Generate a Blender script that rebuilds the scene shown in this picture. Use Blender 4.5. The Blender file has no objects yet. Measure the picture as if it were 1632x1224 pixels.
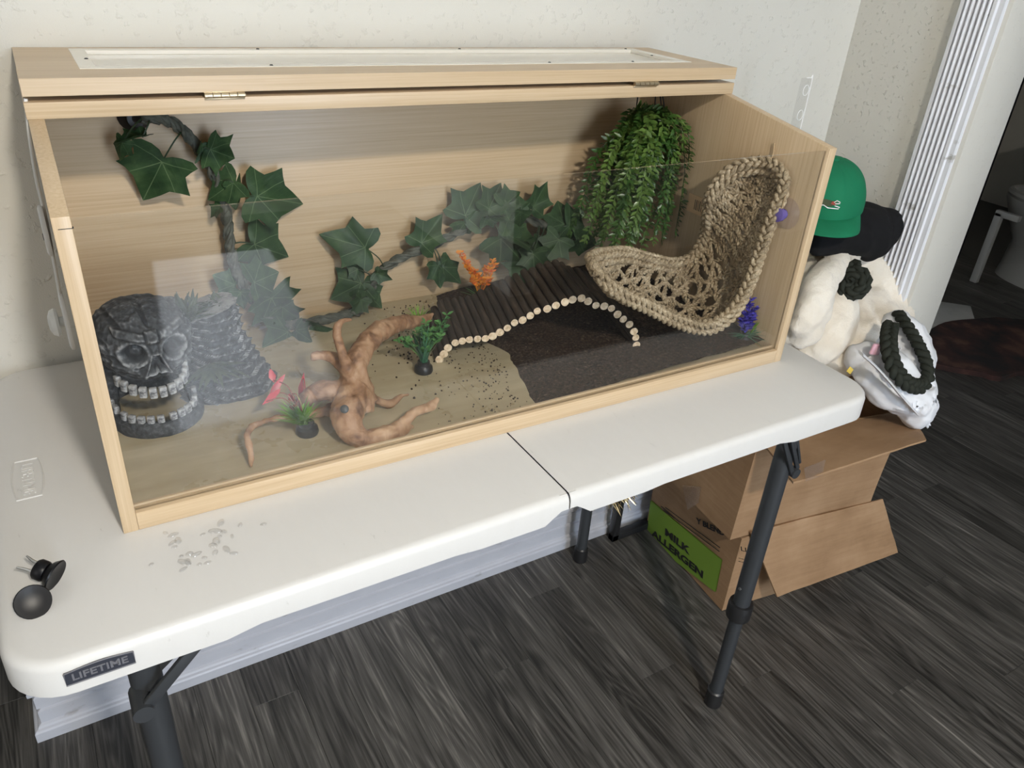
import bpy, bmesh, math, random
from mathutils import Vector, Matrix, Quaternion, noise
random.seed(11)
V = Vector
SC = bpy.context.scene
COL = SC.collection
PI = math.pi

# ------------------------------------------------------------------ camera
CAMP = V((-0.49233, -0.60698, 1.35339))
CAMR = Matrix(((0.85740279, 0.20477720, -0.47215121),
               (-0.51044965, 0.45529566, -0.72948407),
               (0.06558669, 0.86647110, 0.49490022)))
FPX = 1243.47
cam_d = bpy.data.cameras.new('camera')
cam_d.sensor_width = 36.0
cam_d.lens = FPX * 36.0 / 1632.0
cam_d.clip_start = 0.02
cam = bpy.data.objects.new('camera', cam_d)
COL.objects.link(cam)
cam.matrix_world = Matrix.Translation(CAMP) @ CAMR.to_4x4()
SC.camera = cam

# ------------------------------------------------------------------ exposure, world, lights
SC.view_settings.view_transform = 'Standard'
SC.view_settings.look = 'None'
SC.view_settings.gamma = 1.0
SC.view_settings.exposure = -0.05
SC.view_settings.use_curve_mapping = False
w = bpy.data.worlds.new('world'); SC.world = w; w.use_nodes = True
w.node_tree.nodes['Background'].inputs[0].default_value = (0.55, 0.68, 0.9, 1)
w.node_tree.nodes['Background'].inputs[1].default_value = 0.6

def lamp(name, kind, loc, energy, color, direction=None, **kw):
    d = bpy.data.lights.new(name, kind)
    d.energy = energy; d.color = color
    for k, v in kw.items(): setattr(d, k, v)
    o = bpy.data.objects.new(name, d); COL.objects.link(o)
    o.location = loc
    if direction is not None:
        o.rotation_euler = V(direction).to_track_quat('-Z', 'Y').to_euler()
    return o
# daylight through the low window behind the camera, the sun patch it throws on the floor, the ceiling fixture
WIN_Y = -3.2
lamp('sun', 'SUN', (0, -6, 6), 24.0, (0.86, 0.92, 1.0), (-0.085, 1.0, -1.0), angle=0.02)
lamp('window_daylight', 'AREA', (0.13, WIN_Y + 0.06, 1.3), 66.0, (0.72, 0.84, 1.0), (0, 1, 0), shape='RECTANGLE', size=0.56, size_y=1.56)
lamp('ceiling_bulbs', 'AREA', (-0.24, -1.65, 2.30), 54.0, (1.0, 0.92, 0.80), (0, 0.15, -1), shape='DISK', size=0.17)
lamp('left_fill', 'AREA', (-2.45, -1.0, 1.5), 9.0, (0.97, 0.97, 1.0), (1, 0.15, 0), shape='RECTANGLE', size=1.6, size_y=1.3)  # added fill near the left wall, where no window stands

# ------------------------------------------------------------------ pixel -> point helper (1632 x 1224 frame)
def ray(px, py):
    return (CAMR @ V(((px - 816) / FPX, -(py - 612) / FPX, -1))).normalized()
def at(px, py, x=None, y=None, z=None):
    d = ray(px, py)
    if x is not None: t = (x - CAMP.x) / d.x
    elif y is not None: t = (y - CAMP.y) / d.y
    else: t = (z - CAMP.z) / d.z
    return CAMP + d * t
def atp(px, py, P0, N):
    d = ray(px, py); t = (V(P0) - CAMP).dot(V(N)) / d.dot(V(N))
    return CAMP + d * t

# ------------------------------------------------------------------ node materials
def mat(name, build=None, color=(.8, .8, .8), rough=.5, metal=0.0, spec=.5, **kw):
    m = bpy.data.materials.new(name); m.use_nodes = True
    nt = m.node_tree; b = nt.nodes['Principled BSDF']
    b.inputs['Base Color'].default_value = (*color, 1)
    b.inputs['Roughness'].default_value = rough
    b.inputs['Metallic'].default_value = metal
    b.inputs['Specular IOR Level'].default_value = spec
    for k, v in kw.items(): b.inputs[k.replace('_', ' ')].default_value = v
    if build: build(nt, b)
    return m
def N(nt, t, **kw):
    n = nt.nodes.new(t)
    for k, v in kw.items():
        if k.startswith('i_'):
            key = k[2:].replace('_', ' ')
            n.inputs[int(key) if key.isdigit() else key].default_value = v
        else: setattr(n, k, v)
    return n
def L(nt, a, b): nt.links.new(a, b)
def M(nt, op, a, b=None, c=None):
    n = nt.nodes.new('ShaderNodeMath'); n.operation = op
    for i, v in enumerate((a, b, c)):
        if v is None: continue
        if isinstance(v, (int, float)): n.inputs[i].default_value = v
        else: L(nt, v, n.inputs[i])
    return n.outputs[0]
def ramp(nt, fac, stops, interp='LINEAR'):
    r = nt.nodes.new('ShaderNodeValToRGB'); r.color_ramp.interpolation = interp
    e = r.color_ramp.elements
    while len(e) < len(stops): e.new(0.5)
    for el, (p, c) in zip(e, stops):
        el.position = p; el.color = (*c, 1) if len(c) == 3 else c
    L(nt, fac, r.inputs[0]); return r.outputs[0]
def coords(nt, kind='Object', scale=(1, 1, 1), rnd=False):
    tc = N(nt, 'ShaderNodeTexCoord'); out = tc.outputs[kind]
    if rnd:
        oi = N(nt, 'ShaderNodeObjectInfo')
        va = N(nt, 'ShaderNodeVectorMath', operation='MULTIPLY_ADD')
        cb = N(nt, 'ShaderNodeCombineXYZ')
        for k in range(3): L(nt, oi.outputs['Random'], cb.inputs[k])
        L(nt, cb.outputs[0], va.inputs[0]); va.inputs[1].default_value = (37, 91, 53); L(nt, out, va.inputs[2])
        out = va.outputs[0]
    mp = N(nt, 'ShaderNodeMapping'); mp.inputs['Scale'].default_value = scale
    L(nt, out, mp.inputs['Vector']); return mp.outputs[0]
def noi(nt, vec, scale, detail=4, rough=.55, dist=0.0):
    n = N(nt, 'ShaderNodeTexNoise'); n.inputs['Scale'].default_value = scale
    n.inputs['Detail'].default_value = detail; n.inputs['Roughness'].default_value = rough
    n.inputs['Distortion'].default_value = dist
    L(nt, vec, n.inputs['Vector']); return n.outputs['Fac']
def bump(nt, b, h, strength=.3, dist=.002):
    n = N(nt, 'ShaderNodeBump'); n.inputs['Strength'].default_value = strength
    n.inputs['Distance'].default_value = dist
    L(nt, h, n.inputs['Height']); L(nt, n.outputs[0], b.inputs['Normal'])

def b_wall(amount, scale):
    def f(nt, b):
        c = coords(nt)
        h = noi(nt, c, scale, 3, .5)
        h2 = ramp(nt, h, [(0.60, (0, 0, 0)), (0.72, (1, 1, 1))])
        h3 = noi(nt, c, scale * 6, 3, .6)
        bump(nt, b, M(nt, 'ADD', h2, M(nt, 'MULTIPLY', h3, .25)), amount, .003)
        t = noi(nt, c, 2.2, 4)
        L(nt, ramp(nt, t, [(0.3, (.62, .60, .54)), (0.7, (.67, .65, .59))]), b.inputs['Base Color'])
    return f
M_WALL = mat('painted_wall', b_wall(.45, 90), rough=.75)
M_WALL2 = mat('orange_peel_wall', b_wall(.6, 110), rough=.6)
M_CEIL = mat('ceiling_paint', color=(.8, .79, .76), rough=.9)
def b_trim(nt, b):
    t = noi(nt, coords(nt, scale=(6, 6, 10)), 3, 5)
    L(nt, ramp(nt, t, [(0.26, (.40, .39, .37)), (0.34, (.74, .75, .78)), (1, (.78, .79, .82))]), b.inputs['Base Color'])
M_TRIM = mat('white_trim_paint', b_trim, rough=.35)
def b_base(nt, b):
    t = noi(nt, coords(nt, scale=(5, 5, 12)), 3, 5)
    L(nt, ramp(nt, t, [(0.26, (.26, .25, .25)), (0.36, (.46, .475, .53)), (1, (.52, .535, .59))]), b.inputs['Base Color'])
M_BASE = mat('scuffed_shaded_baseboard_paint', b_base, rough=.4)  # scuffed white paint with the under-table shade darkened and blued into its colour
M_JAMB = mat('jamb_paint', b_wall(.25, 90), rough=.4)

def b_plank(nt, b):
    c = coords(nt, rnd=True)
    mp = N(nt, 'ShaderNodeMapping'); mp.inputs['Scale'].default_value = (13, 1.0, 1); L(nt, c, mp.inputs[0])
    wob = noi(nt, mp.outputs[0], 1.2, 6, .62, 1.4)
    mp2 = N(nt, 'ShaderNodeMapping'); mp2.inputs['Scale'].default_value = (120, 3.2, 1); L(nt, c, mp2.inputs[0])
    fine = noi(nt, mp2.outputs[0], 1.6, 5, .65, .35)
    mp3 = N(nt, 'ShaderNodeMapping'); mp3.inputs['Scale'].default_value = (9, .75, 1); L(nt, c, mp3.inputs[0])
    rg = noi(nt, mp3.outputs[0], 1.3, 2, .5, .4)
    rings = M(nt, 'POWER', M(nt, 'ABSOLUTE', M(nt, 'SINE', M(nt, 'MULTIPLY', rg, 60))), 3.0)
    v = M(nt, 'ADD', M(nt, 'MULTIPLY', wob, .44), M(nt, 'MULTIPLY', fine, .52))
    v = M(nt, 'ADD', v, M(nt, 'MULTIPLY', rings, .09))
    oi = N(nt, 'ShaderNodeObjectInfo')
    v = M(nt, 'ADD', v, M(nt, 'MULTIPLY', M(nt, 'SUBTRACT', oi.outputs['Random'], .5), .10))
    colr = ramp(nt, v, [(0.37, (.013, .012, .011)), (0.47, (.043, .040, .036)), (0.60, (.092, .086, .079)), (0.74, (.23, .215, .195))])
    L(nt, colr, b.inputs['Base Color'])
    bump(nt, b, v, .35, .0015)
    L(nt, M(nt, 'ADD', .36, M(nt, 'MULTIPLY', fine, .22)), b.inputs['Roughness'])
M_PLANK = mat('grey_vinyl_plank', b_plank, rough=.45)
M_SUBFLOOR = mat('dark_subfloor', color=(.07, .066, .06), rough=.5)

def b_wood(axis):
    sc = {'x': (1.6, 110, 110), 'y': (110, 1.6, 110), 'z': (110, 110, 2.0)}[axis]
    sc2 = {'x': (.5, 9, 9), 'y': (9, .5, 9), 'z': (9, 9, .6)}[axis]
    def f(nt, b):
        a = noi(nt, coords(nt, scale=sc), 2.6, 6, .6, .2)
        g = noi(nt, coords(nt, scale=sc2), 1.7, 3, .5, .3)
        v = M(nt, 'ADD', M(nt, 'MULTIPLY', a, .68), M(nt, 'MULTIPLY', g, .32))
        L(nt, ramp(nt, v, [(0.33, (.46, .33, .195)), (0.48, (.535, .40, .25)), (0.66, (.60, .465, .31))]), b.inputs['Base Color'])
        bump(nt, b, a, .06, .0008)
    return f
M_WOODX = mat('maple_laminate_lengthwise', b_wood('x'), rough=.38)
M_WOODZ = mat('maple_laminate_upright', b_wood('z'), rough=.4)
M_WOODY = mat('maple_laminate_crosswise', b_wood('y'), rough=.4)
def b_tankfloor(nt, b):
    c = coords(nt); g = noi(nt, coords(nt, scale=(2, 12, 12)), 3, 4); s = noi(nt, c, 9, 5, .6)
    v = M(nt, 'ADD', M(nt, 'MULTIPLY', g, .5), M(nt, 'MULTIPLY', s, .5))
    L(nt, ramp(nt, v, [(0.36, (.37, .30, .18)), (0.52, (.45, .375, .24)), (0.66, (.54, .465, .32))]), b.inputs['Base Color'])
    L(nt, ramp(nt, s, [(0.4, (.25,) * 3), (0.6, (.5,) * 3)]), b.inputs['Roughness'])
M_TANKFLOOR = mat('dusty_laminate_floor', b_tankfloor, rough=.35)
def b_plastic(nt, b):
    c = coords(nt); f1 = noi(nt, c, 420, 2, .5); s = noi(nt, coords(nt, scale=(40, 12, 12)), 2.0, 5, .7)
    st = noi(nt, c, 5, 5, .6)
    v = ramp(nt, s, [(0.24, (.43, .42, .40)), (0.32, (.605, .595, .575)), (1, (.625, .615, .595))])
    L(nt, v, b.inputs['Base Color'])
    bump(nt, b, f1, .12, .0006)
M_TABLE = mat('speckled_white_plastic', b_plastic, rough=.36)
M_STEEL = mat('charcoal_powder_coat', color=(.034, .037, .041), rough=.42)
M_BLACKPL = mat('black_plastic', color=(.016, .016, .017), rough=.35)
M_BADGE = mat('dark_badge', color=(.03, .033, .045), rough=.4)
M_SILVER = mat('grey_letter', color=(.22, .22, .24), rough=.35, metal=.4)
M_BRASS = mat('aged_hinge_metal', color=(.55, .45, .30), rough=.38, metal=.9)
M_CHROME = mat('bare_metal', color=(.6, .6, .58), rough=.3, metal=1.0)
M_WHITEPL = mat('white_plastic', color=(.74, .73, .70), rough=.4)

def b_glass(tint, haze, rgh, refl=.042):
    def f(nt, b):
        out = nt.nodes['Material Output']; nt.nodes.remove(b)
        tr = N(nt, 'ShaderNodeBsdfTransparent'); tr.inputs[0].default_value = (*tint, 1)
        gl = N(nt, 'ShaderNodeBsdfGlossy'); gl.inputs['Roughness'].default_value = rgh
        lw = N(nt, 'ShaderNodeLayerWeight'); lw.inputs['Blend'].default_value = .5
        p5 = M(nt, 'POWER', lw.outputs['Facing'], 5.0)
        fr = M(nt, 'MULTIPLY_ADD', p5, .95 - refl, refl)
        mx = N(nt, 'ShaderNodeMixShader'); L(nt, fr, mx.inputs[0]); L(nt, tr.outputs[0], mx.inputs[1]); L(nt, gl.outputs[0], mx.inputs[2])
        df = N(nt, 'ShaderNodeBsdfDiffuse'); df.inputs[0].default_value = (.8, .8, .8, 1)
        n = noi(nt, coords(nt, scale=(1, 1, 1)), 6, 4)
        hz = M(nt, 'MULTIPLY', ramp(nt, n, [(0.35, (.4,) * 3), (0.7, (1,) * 3)]), haze)
        m2 = N(nt, 'ShaderNodeMixShader'); L(nt, hz, m2.inputs[0]); L(nt, mx.outputs[0], m2.inputs[1]); L(nt, df.outputs[0], m2.inputs[2])
        L(nt, m2.outputs[0], out.inputs['Surface'])
    return f
M_GLASS = mat('dusty_clear_acrylic', b_glass((.975, .98, .98), .0022, .012))
M_CLEAR = mat('clear_plastic', b_glass((.975, .975, .975), .012, .06))
M_CLEAR_EDGE = mat('clear_plastic_edge', color=(.9, .9, .88), rough=.25)
M_PURPLE_CLEAR = mat('violet_tinted_clear_plastic', b_glass((.93, .92, .98), .03, .05))
M_VIOLET = mat('violet_knob_plastic', color=(.24, .18, .62), rough=.15, Transmission_Weight=.5)
M_LIDSHEET = mat('cream_reflection_sheet', color=(.70, .665, .59), rough=.10)  # cream wall reflection on the clear lid window put into its base colour
M_LIDBAND = mat('pale_window_border', color=(.78, .745, .67), rough=.3)

def b_soil(nt, b):
    c = coords(nt); a = noi(nt, c, 230, 4, .7); s = noi(nt, c, 620, 2, .5)
    L(nt, ramp(nt, a, [(0.34, (.014, .008, .005)), (0.52, (.048, .029, .018)), (0.62, (.085, .055, .036)), (0.72, (.26, .19, .13))]), b.inputs['Base Color'])
    bump(nt, b, M(nt, 'ADD', a, M(nt, 'MULTIPLY', s, .5)), .9, .004)
M_SOIL = mat('coconut_fibre_soil', b_soil, rough=.9, spec=.2)
def b_rock(nt, b):
    c = coords(nt); a = noi(nt, c, 90, 6, .65)
    g = N(nt, 'ShaderNodeNewGeometry')
    pt = M(nt, 'SUBTRACT', g.outputs['Pointiness'], .5)
    e = M(nt, 'ADD', M(nt, 'MULTIPLY_ADD', a, .95, .0), M(nt, 'MINIMUM', M(nt, 'MULTIPLY', pt, 5.0), .36))
    L(nt, ramp(nt, e, [(0.36, (.010, .011, .013)), (0.50, (.034, .037, .041)), (0.64, (.085, .09, .096)), (0.90, (.34, .345, .35))]), b.inputs['Base Color'])
    bump(nt, b, a, .6, .003)
M_ROCK = mat('dry_brushed_grey_resin', b_rock, rough=.65)
M_ROCK2 = mat('dark_grey_resin', lambda nt, b: (L(nt, ramp(nt, noi(nt, coords(nt), 120, 5, .65), [(0.36, (.014, .015, .017)), (0.52, (.040, .043, .047)), (0.66, (.10, .105, .11)), (0.8, (.26, .265, .27))]), b.inputs['Base Color']), bump(nt, b, noi(nt, coords(nt), 90, 5, .6), .7, .003)), rough=.65)
M_TOOTH = mat('silver_grey_resin', lambda nt, b: L(nt, ramp(nt, noi(nt, coords(nt), 160, 3), [(0.35, (.10, .10, .11)), (0.55, (.42, .42, .42)), (.8, (.62, .62, .60))]), b.inputs['Base Color']), rough=.45)
M_ROCKGREEN = mat('green_grey_painted_resin', lambda nt, b: L(nt, ramp(nt, noi(nt, coords(nt), 60, 3), [(0.3, (.018, .028, .016)), (0.7, (.075, .095, .055))]), b.inputs['Base Color']), rough=.6)

def b_leaf(nt, b):
    uv = N(nt, 'ShaderNodeTexCoord').outputs['UV']
    sp = N(nt, 'ShaderNodeSeparateXYZ'); L(nt, uv, sp.inputs[0])
    u = M(nt, 'SUBTRACT', sp.outputs[0], .10); v = M(nt, 'ABSOLUTE', sp.outputs[1])
    ang = M(nt, 'ARCTAN2', v, u); r = M(nt, 'SQRT', M(nt, 'ADD', M(nt, 'MULTIPLY', u, u), M(nt, 'MULTIPLY', v, v)))
    best = None
    for a in (0.0, .72, 1.75):
        d = M(nt, 'MULTIPLY', r, M(nt, 'ABSOLUTE', M(nt, 'SINE', M(nt, 'MINIMUM', M(nt, 'ABSOLUTE', M(nt, 'SUBTRACT', ang, a)), 1.57))))
        best = d if best is None else M(nt, 'MINIMUM', best, d)
    side = M(nt, 'ABSOLUTE', M(nt, 'SINE', M(nt, 'ADD', M(nt, 'MULTIPLY', u, 19), M(nt, 'MULTIPLY', v, -21))))
    vein = M(nt, 'MAXIMUM', M(nt, 'LESS_THAN', best, .0075), M(nt, 'MULTIPLY', M(nt, 'LESS_THAN', side, .07), .22))
    n = noi(nt, coords(nt, rnd=True, scale=(1, 1, 1)), 3.2, 4)
    base = ramp(nt, n, [(0.3, (.013, .034, .013)), (0.55, (.028, .062, .023)), (0.75, (.055, .098, .038))])
    mx = N(nt, 'ShaderNodeMix', data_type='RGBA'); L(nt, M(nt, 'MULTIPLY', vein, .55), mx.inputs[0]); L(nt, base, mx.inputs[6]); mx.inputs[7].default_value = (.13, .19, .095, 1)
    L(nt, mx.outputs[2], b.inputs['Base Color'])
M_IVY = mat('dark_silk_ivy_leaf', b_leaf, rough=.5, spec=.3)
M_PETIOLE = mat('green_plastic_petiole', color=(.03, .055, .025), rough=.5)
def b_vine(nt, b):
    c = coords(nt); a = noi(nt, c, 70, 5, .65)
    L(nt, ramp(nt, a, [(0.3, (.038, .042, .032)), (0.6, (.10, .105, .082)), (0.8, (.18, .18, .145))]), b.inputs['Base Color'])
    bump(nt, b, a, .6, .003)
M_VINE = mat('grey_green_bendy_vine', b_vine, rough=.75)
def b_green(c0, c1, sc=30):
    return lambda nt, b: L(nt, ramp(nt, noi(nt, coords(nt, rnd=True), sc, 3), [(0.3, c0), (0.7, c1)]), b.inputs['Base Color'])
M_FERN = mat('bright_fern_plastic', b_green((.025, .062, .010), (.125, .205, .045), 45), rough=.30)
M_FERN2 = mat('deep_fern_plastic', b_green((.012, .040, .008), (.055, .125, .022), 45), rough=.35)
M_GRASS = mat('green_plastic_grass', b_green((.03, .12, .035), (.13, .30, .07)), rough=.4)
M_GRASSB = mat('lime_plastic_grass', b_green((.10, .26, .03), (.30, .52, .08)), rough=.4)
M_TEAL = mat('teal_green_plastic_grass', b_green((.02, .10, .055), (.08, .24, .12)), rough=.4)
M_RED = mat('red_plastic_leaf', b_green((.34, .012, .022), (.55, .035, .05)), rough=.4)
M_REDSTEM = mat('red_brown_plastic_stem', color=(.20, .05, .025), rough=.5)
M_ORANGE = mat('orange_plastic_flower', b_green((.62, .05, .01), (.90, .42, .03), 90), rough=.4)
M_PURPLE = mat('indigo_plastic_flower', b_green((.03, .02, .20), (.10, .08, .50), 60), rough=.35)
def b_drift(nt, b):
    c = coords(nt); a = noi(nt, c, 45, 6, .6, .8); s = noi(nt, c, 14, 3)
    v = M(nt, 'ADD', M(nt, 'MULTIPLY', a, .55), M(nt, 'MULTIPLY', s, .45))
    L(nt, ramp(nt, v, [(0.36, (.13, .058, .026)), (0.47, (.31, .165, .085)), (0.60, (.46, .285, .165)), (0.72, (.56, .38, .24))]), b.inputs['Base Color'])
    bump(nt, b, a, .5, .0025)
M_DRIFT = mat('pale_brown_root_wood', b_drift, rough=.6)
def b_bark(nt, b):
    a = noi(nt, coords(nt, rnd=True, scale=(60, 6, 60)), 2.5, 5, .6)
    L(nt, ramp(nt, a, [(0.3, (.020, .013, .009)), (0.55, (.050, .034, .023)), (0.75, (.105, .075, .052))]), b.inputs['Base Color'])
    bump(nt, b, a, .7, .002)
M_BARK = mat('dark_brown_bark', b_bark, rough=.75)
def b_cut(nt, b):
    tc = coords(nt); sp = N(nt, 'ShaderNodeSeparateXYZ'); L(nt, tc, sp.inputs[0])
    r = M(nt, 'SQRT', M(nt, 'ADD', M(nt, 'MULTIPLY', sp.outputs[0], sp.outputs[0]), M(nt, 'MULTIPLY', sp.outputs[2], sp.outputs[2])))
    s = M(nt, 'ADD', M(nt, 'MULTIPLY', M(nt, 'SINE', M(nt, 'MULTIPLY', r, 3600)), .12), noi(nt, coords(nt, rnd=True), 220, 3))
    L(nt, ramp(nt, s, [(0.25, (.38, .25, .13)), (0.5, (.68, .52, .34)), (0.8, (.82, .70, .52))]), b.inputs['Base Color'])
M_CUT = mat('pale_cut_wood_end', b_cut, rough=.65)
def b_grassrope(nt, b):
    a = noi(nt, coords(nt), 260, 4, .7); s = noi(nt, coords(nt), 30, 2)
    v = M(nt, 'ADD', M(nt, 'MULTIPLY', a, .7), M(nt, 'MULTIPLY', s, .3))
    L(nt, ramp(nt, v, [(0.34, (.10, .066, .035)), (0.5, (.35, .265, .16)), (0.66, (.66, .55, .39))]), b.inputs['Base Color'])
    bump(nt, b, a, .5, .001)
M_ROPE = mat('seagrass_cord', b_grassrope, rough=.65)
M_TWINE = mat('tan_twine', color=(.42, .30, .17), rough=.8)
def b_card(nt, b):
    c = coords(nt); a = noi(nt, c, 7, 5, .6); f1 = noi(nt, coords(nt, scale=(1, 1, 14)), 8, 3)
    v = M(nt, 'ADD', M(nt, 'MULTIPLY', a, .7), M(nt, 'MULTIPLY', f1, .3))
    L(nt, ramp(nt, v, [(0.32, (.25, .145, .072)), (0.52, (.335, .205, .110)), (0.70, (.41, .265, .152))]), b.inputs['Base Color'])
    bump(nt, b, f1, .15, .001)
M_CARD = mat('brown_cardboard', b_card, rough=.75)
M_CARD_EDGE = mat('torn_cardboard_edge', color=(.43, .29, .17), rough=.85)
M_LABELGREEN = mat('lime_green_print', color=(.16, .28, .03), rough=.75)
M_INK = mat('black_ink', color=(.012, .012, .012), rough=.7)
M_TAPE = mat('clear_packing_tape', b_glass((.90, .87, .84), .10, .12))
def b_fleece(nt, b):
    c = coords(nt); a = noi(nt, c, 90, 5, .7); l = noi(nt, c, 9, 3)
    L(nt, ramp(nt, l, [(0.3, (.72, .64, .53)), (0.55, (.82, .76, .66)), (0.8, (.85, .80, .71))]), b.inputs['Base Color'])
    bump(nt, b, a, .55, .005)
M_FLEECE = mat('cream_plush_fleece', b_fleece, rough=.95, spec=.1, Sheen_Weight=.4)
def b_cloth(color, sc=500):
    def f(nt, b):
        bump(nt, b, noi(nt, coords(nt), sc, 2), .25, .0006)
        L(nt, ramp(nt, noi(nt, coords(nt), 14, 3), [(0.3, tuple(k * .85 for k in color)), (0.7, color)]), b.inputs['Base Color'])
    return f
M_BLACKCLOTH = mat('black_cotton', b_cloth((.010, .010, .011)), rough=.9, spec=.2)
M_GREENCLOTH = mat('kelly_green_cotton', b_cloth((.010, .185, .085)), rough=.8, spec=.25)
M_OLIVE = mat('dark_olive_braid_cloth', b_cloth((.022, .025, .018)), rough=.8, spec=.25)
M_BAGCLOTH = mat('white_crisp_bag_fabric', b_cloth((.80, .81, .84)), rough=.55)
M_PINK = mat('pink_glossy_card', color=(.72, .42, .50), rough=.3)
M_YELLOW = mat('yellow_card', color=(.75, .55, .10), rough=.5)
M_WHITETHREAD = mat('white_thread', color=(.82, .82, .80), rough=.7)
M_CROC = mat('olive_green_thread', color=(.06, .075, .035), rough=.8)
M_REDTHREAD = mat('dull_red_thread', color=(.30, .05, .035), rough=.8)
M_TINSEL = mat('gold_tinsel_foil', color=(.72, .60, .36), rough=.22, metal=1.0)
M_WATER = mat('water', b_glass((.97, .97, .97), 0.0, .16, .16))
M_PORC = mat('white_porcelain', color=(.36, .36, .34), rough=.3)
M_MAT = mat('grey_bath_mat', b_cloth((.45, .45, .43), 200), rough=.95)
M_RUG = mat('dark_shag_rug', lambda nt, b: L(nt, ramp(nt, noi(nt, coords(nt), 7, 4), [(0.4, (.012, .010, .010)), (0.56, (.05, .02, .016)), (0.7, (.12, .06, .04))]), b.inputs['Base Color']), rough=.95)
M_CURTAIN = mat('black_shower_curtain', color=(.008, .008, .009), rough=.6)
M_TAGCARD = mat('tan_paper_tag', color=(.70, .48, .28), rough=.7)
M_FIXTURE = mat('lamp_diffuser', color=(.9, .88, .82), rough=.4)

# ------------------------------------------------------------------ object helpers
WM = {}
def thing(name, label, cat, loc=(0, 0, 0), rotz=0.0, group=None):
    o = bpy.data.objects.new(name, None); COL.objects.link(o)
    o.empty_display_size = .05
    m = Matrix.Translation(V(loc)) @ Matrix.Rotation(rotz, 4, 'Z')
    o.matrix_basis = m; WM[o.name] = m
    o['label'] = label; o['category'] = cat
    if group: o['group'] = group
    return o
def tag(o, label, cat, group=None):
    o['label'] = label; o['category'] = cat
    if group: o['group'] = group
    return o
def fin(bm, name, mats, smooth=40):
    me = bpy.data.meshes.new(name)
    bmesh.ops.recalc_face_normals(bm, faces=bm.faces[:]) if smooth != 'raw' else None
    bm.to_mesh(me); bm.free()
    for m in (mats if isinstance(mats, (list, tuple)) else [mats]): me.materials.append(m)
    if smooth and smooth != 'raw':
        me.shade_smooth(); me.set_sharp_from_angle(angle=math.radians(smooth))
    elif smooth == 'raw': me.shade_smooth()
    return me
def part(name, bm, mats, parent=None, smooth=40, local=False, label=None, origin=None):
    """world-coordinate bmesh -> object under parent (local=True: bmesh is in the parent's own frame)"""
    if parent is not None and not local: bm.transform(WM[parent.name].inverted())
    if parent is None and origin is not None: bm.transform(Matrix.Translation(-V(origin)))
    me = fin(bm, name, mats, smooth)
    o = bpy.data.objects.new(name, me); COL.objects.link(o)
    if parent is not None: o.parent = parent; WM[o.name] = WM[parent.name].copy()
    else:
        m = Matrix.Translation(V(origin)) if origin is not None else Matrix()
        o.matrix_basis = m; WM[o.name] = m
    if label: o['label'] = label
    return o
def inst(name, me, mw, parent=None):
    o = bpy.data.objects.new(name, me); COL.objects.link(o)
    if parent is not None: o.parent = parent; o.matrix_basis = WM[parent.name].inverted() @ mw
    else: o.matrix_basis = mw
    WM[o.name] = mw.copy()
    return o
def struct(name, bm, mats, smooth=40, parent=None):
    o = part(name, bm, mats, parent, smooth); o['kind'] = 'structure'; return o
def NB(): return bmesh.new()
def merge(bm, tmp, mi=0, mw=None):
    if mw is not None: tmp.transform(mw)
    for f in tmp.faces: f.material_index = mi
    me = bpy.data.meshes.new('tmp'); tmp.to_mesh(me); tmp.free()
    bm.from_mesh(me); bpy.data.meshes.remove(me)
def box(bm, lo, hi, bev=0.0, mi=0, mw=None, seg=2):
    t = bmesh.new(); bmesh.ops.create_cube(t, size=1.0)
    lo, hi = V(lo), V(hi)
    for v in t.verts: v.co = V([lo[k] + (v.co[k] + .5) * (hi[k] - lo[k]) for k in range(3)])
    if bev > 0: bmesh.ops.bevel(t, geom=t.edges[:], offset=bev, segments=seg, affect='EDGES', profile=.5)
    merge(bm, t, mi, mw); return bm
def catmull(pts, n=8, closed=False):
    P = [V(p) for p in pts]; out = []; m = len(P)
    for i in range(m if closed else m - 1):
        if closed: a, b, c, d = P[(i - 1) % m], P[i], P[(i + 1) % m], P[(i + 2) % m]
        else: a, b, c, d = P[max(i - 1, 0)], P[i], P[i + 1], P[min(i + 2, m - 1)]
        for k in range(n):
            t = k / n
            out.append(.5 * ((2 * b) + (c - a) * t + (2 * a - 5 * b + 4 * c - d) * t * t + (3 * b - a - 3 * c + d) * t ** 3))
    if not closed: out.append(P[-1].copy())
    return out
def resample(path, step):
    out = [path[0].copy()]; acc = 0.0
    for a, b in zip(path, path[1:]):
        d = (b - a).length
        while acc + d >= step:
            t = (step - acc) / d; a = a.lerp(b, t); out.append(a.copy()); d = (b - a).length; acc = 0.0
        acc += d
    return out
def frames(path, closed=False):
    n = len(path); T = []
    for i in range(n):
        a = path[(i - 1) % n] if closed else path[max(i - 1, 0)]
        b = path[(i + 1) % n] if closed else path[min(i + 1, n - 1)]
        d = b - a
        T.append(d.normalized() if d.length > 1e-9 else V((0, 0, 1)))
    up = V((0, 0, 1)) if abs(T[0].z) < .9 else V((0, 1, 0))
    nrm = (up - T[0] * up.dot(T[0])).normalized(); F = []
    for i in range(n):
        nrm = nrm - T[i] * nrm.dot(T[i])
        nrm = nrm.normalized() if nrm.length > 1e-9 else T[i].orthogonal().normalized()
        F.append((T[i], nrm.copy(), T[i].cross(nrm)))
    return F
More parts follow.
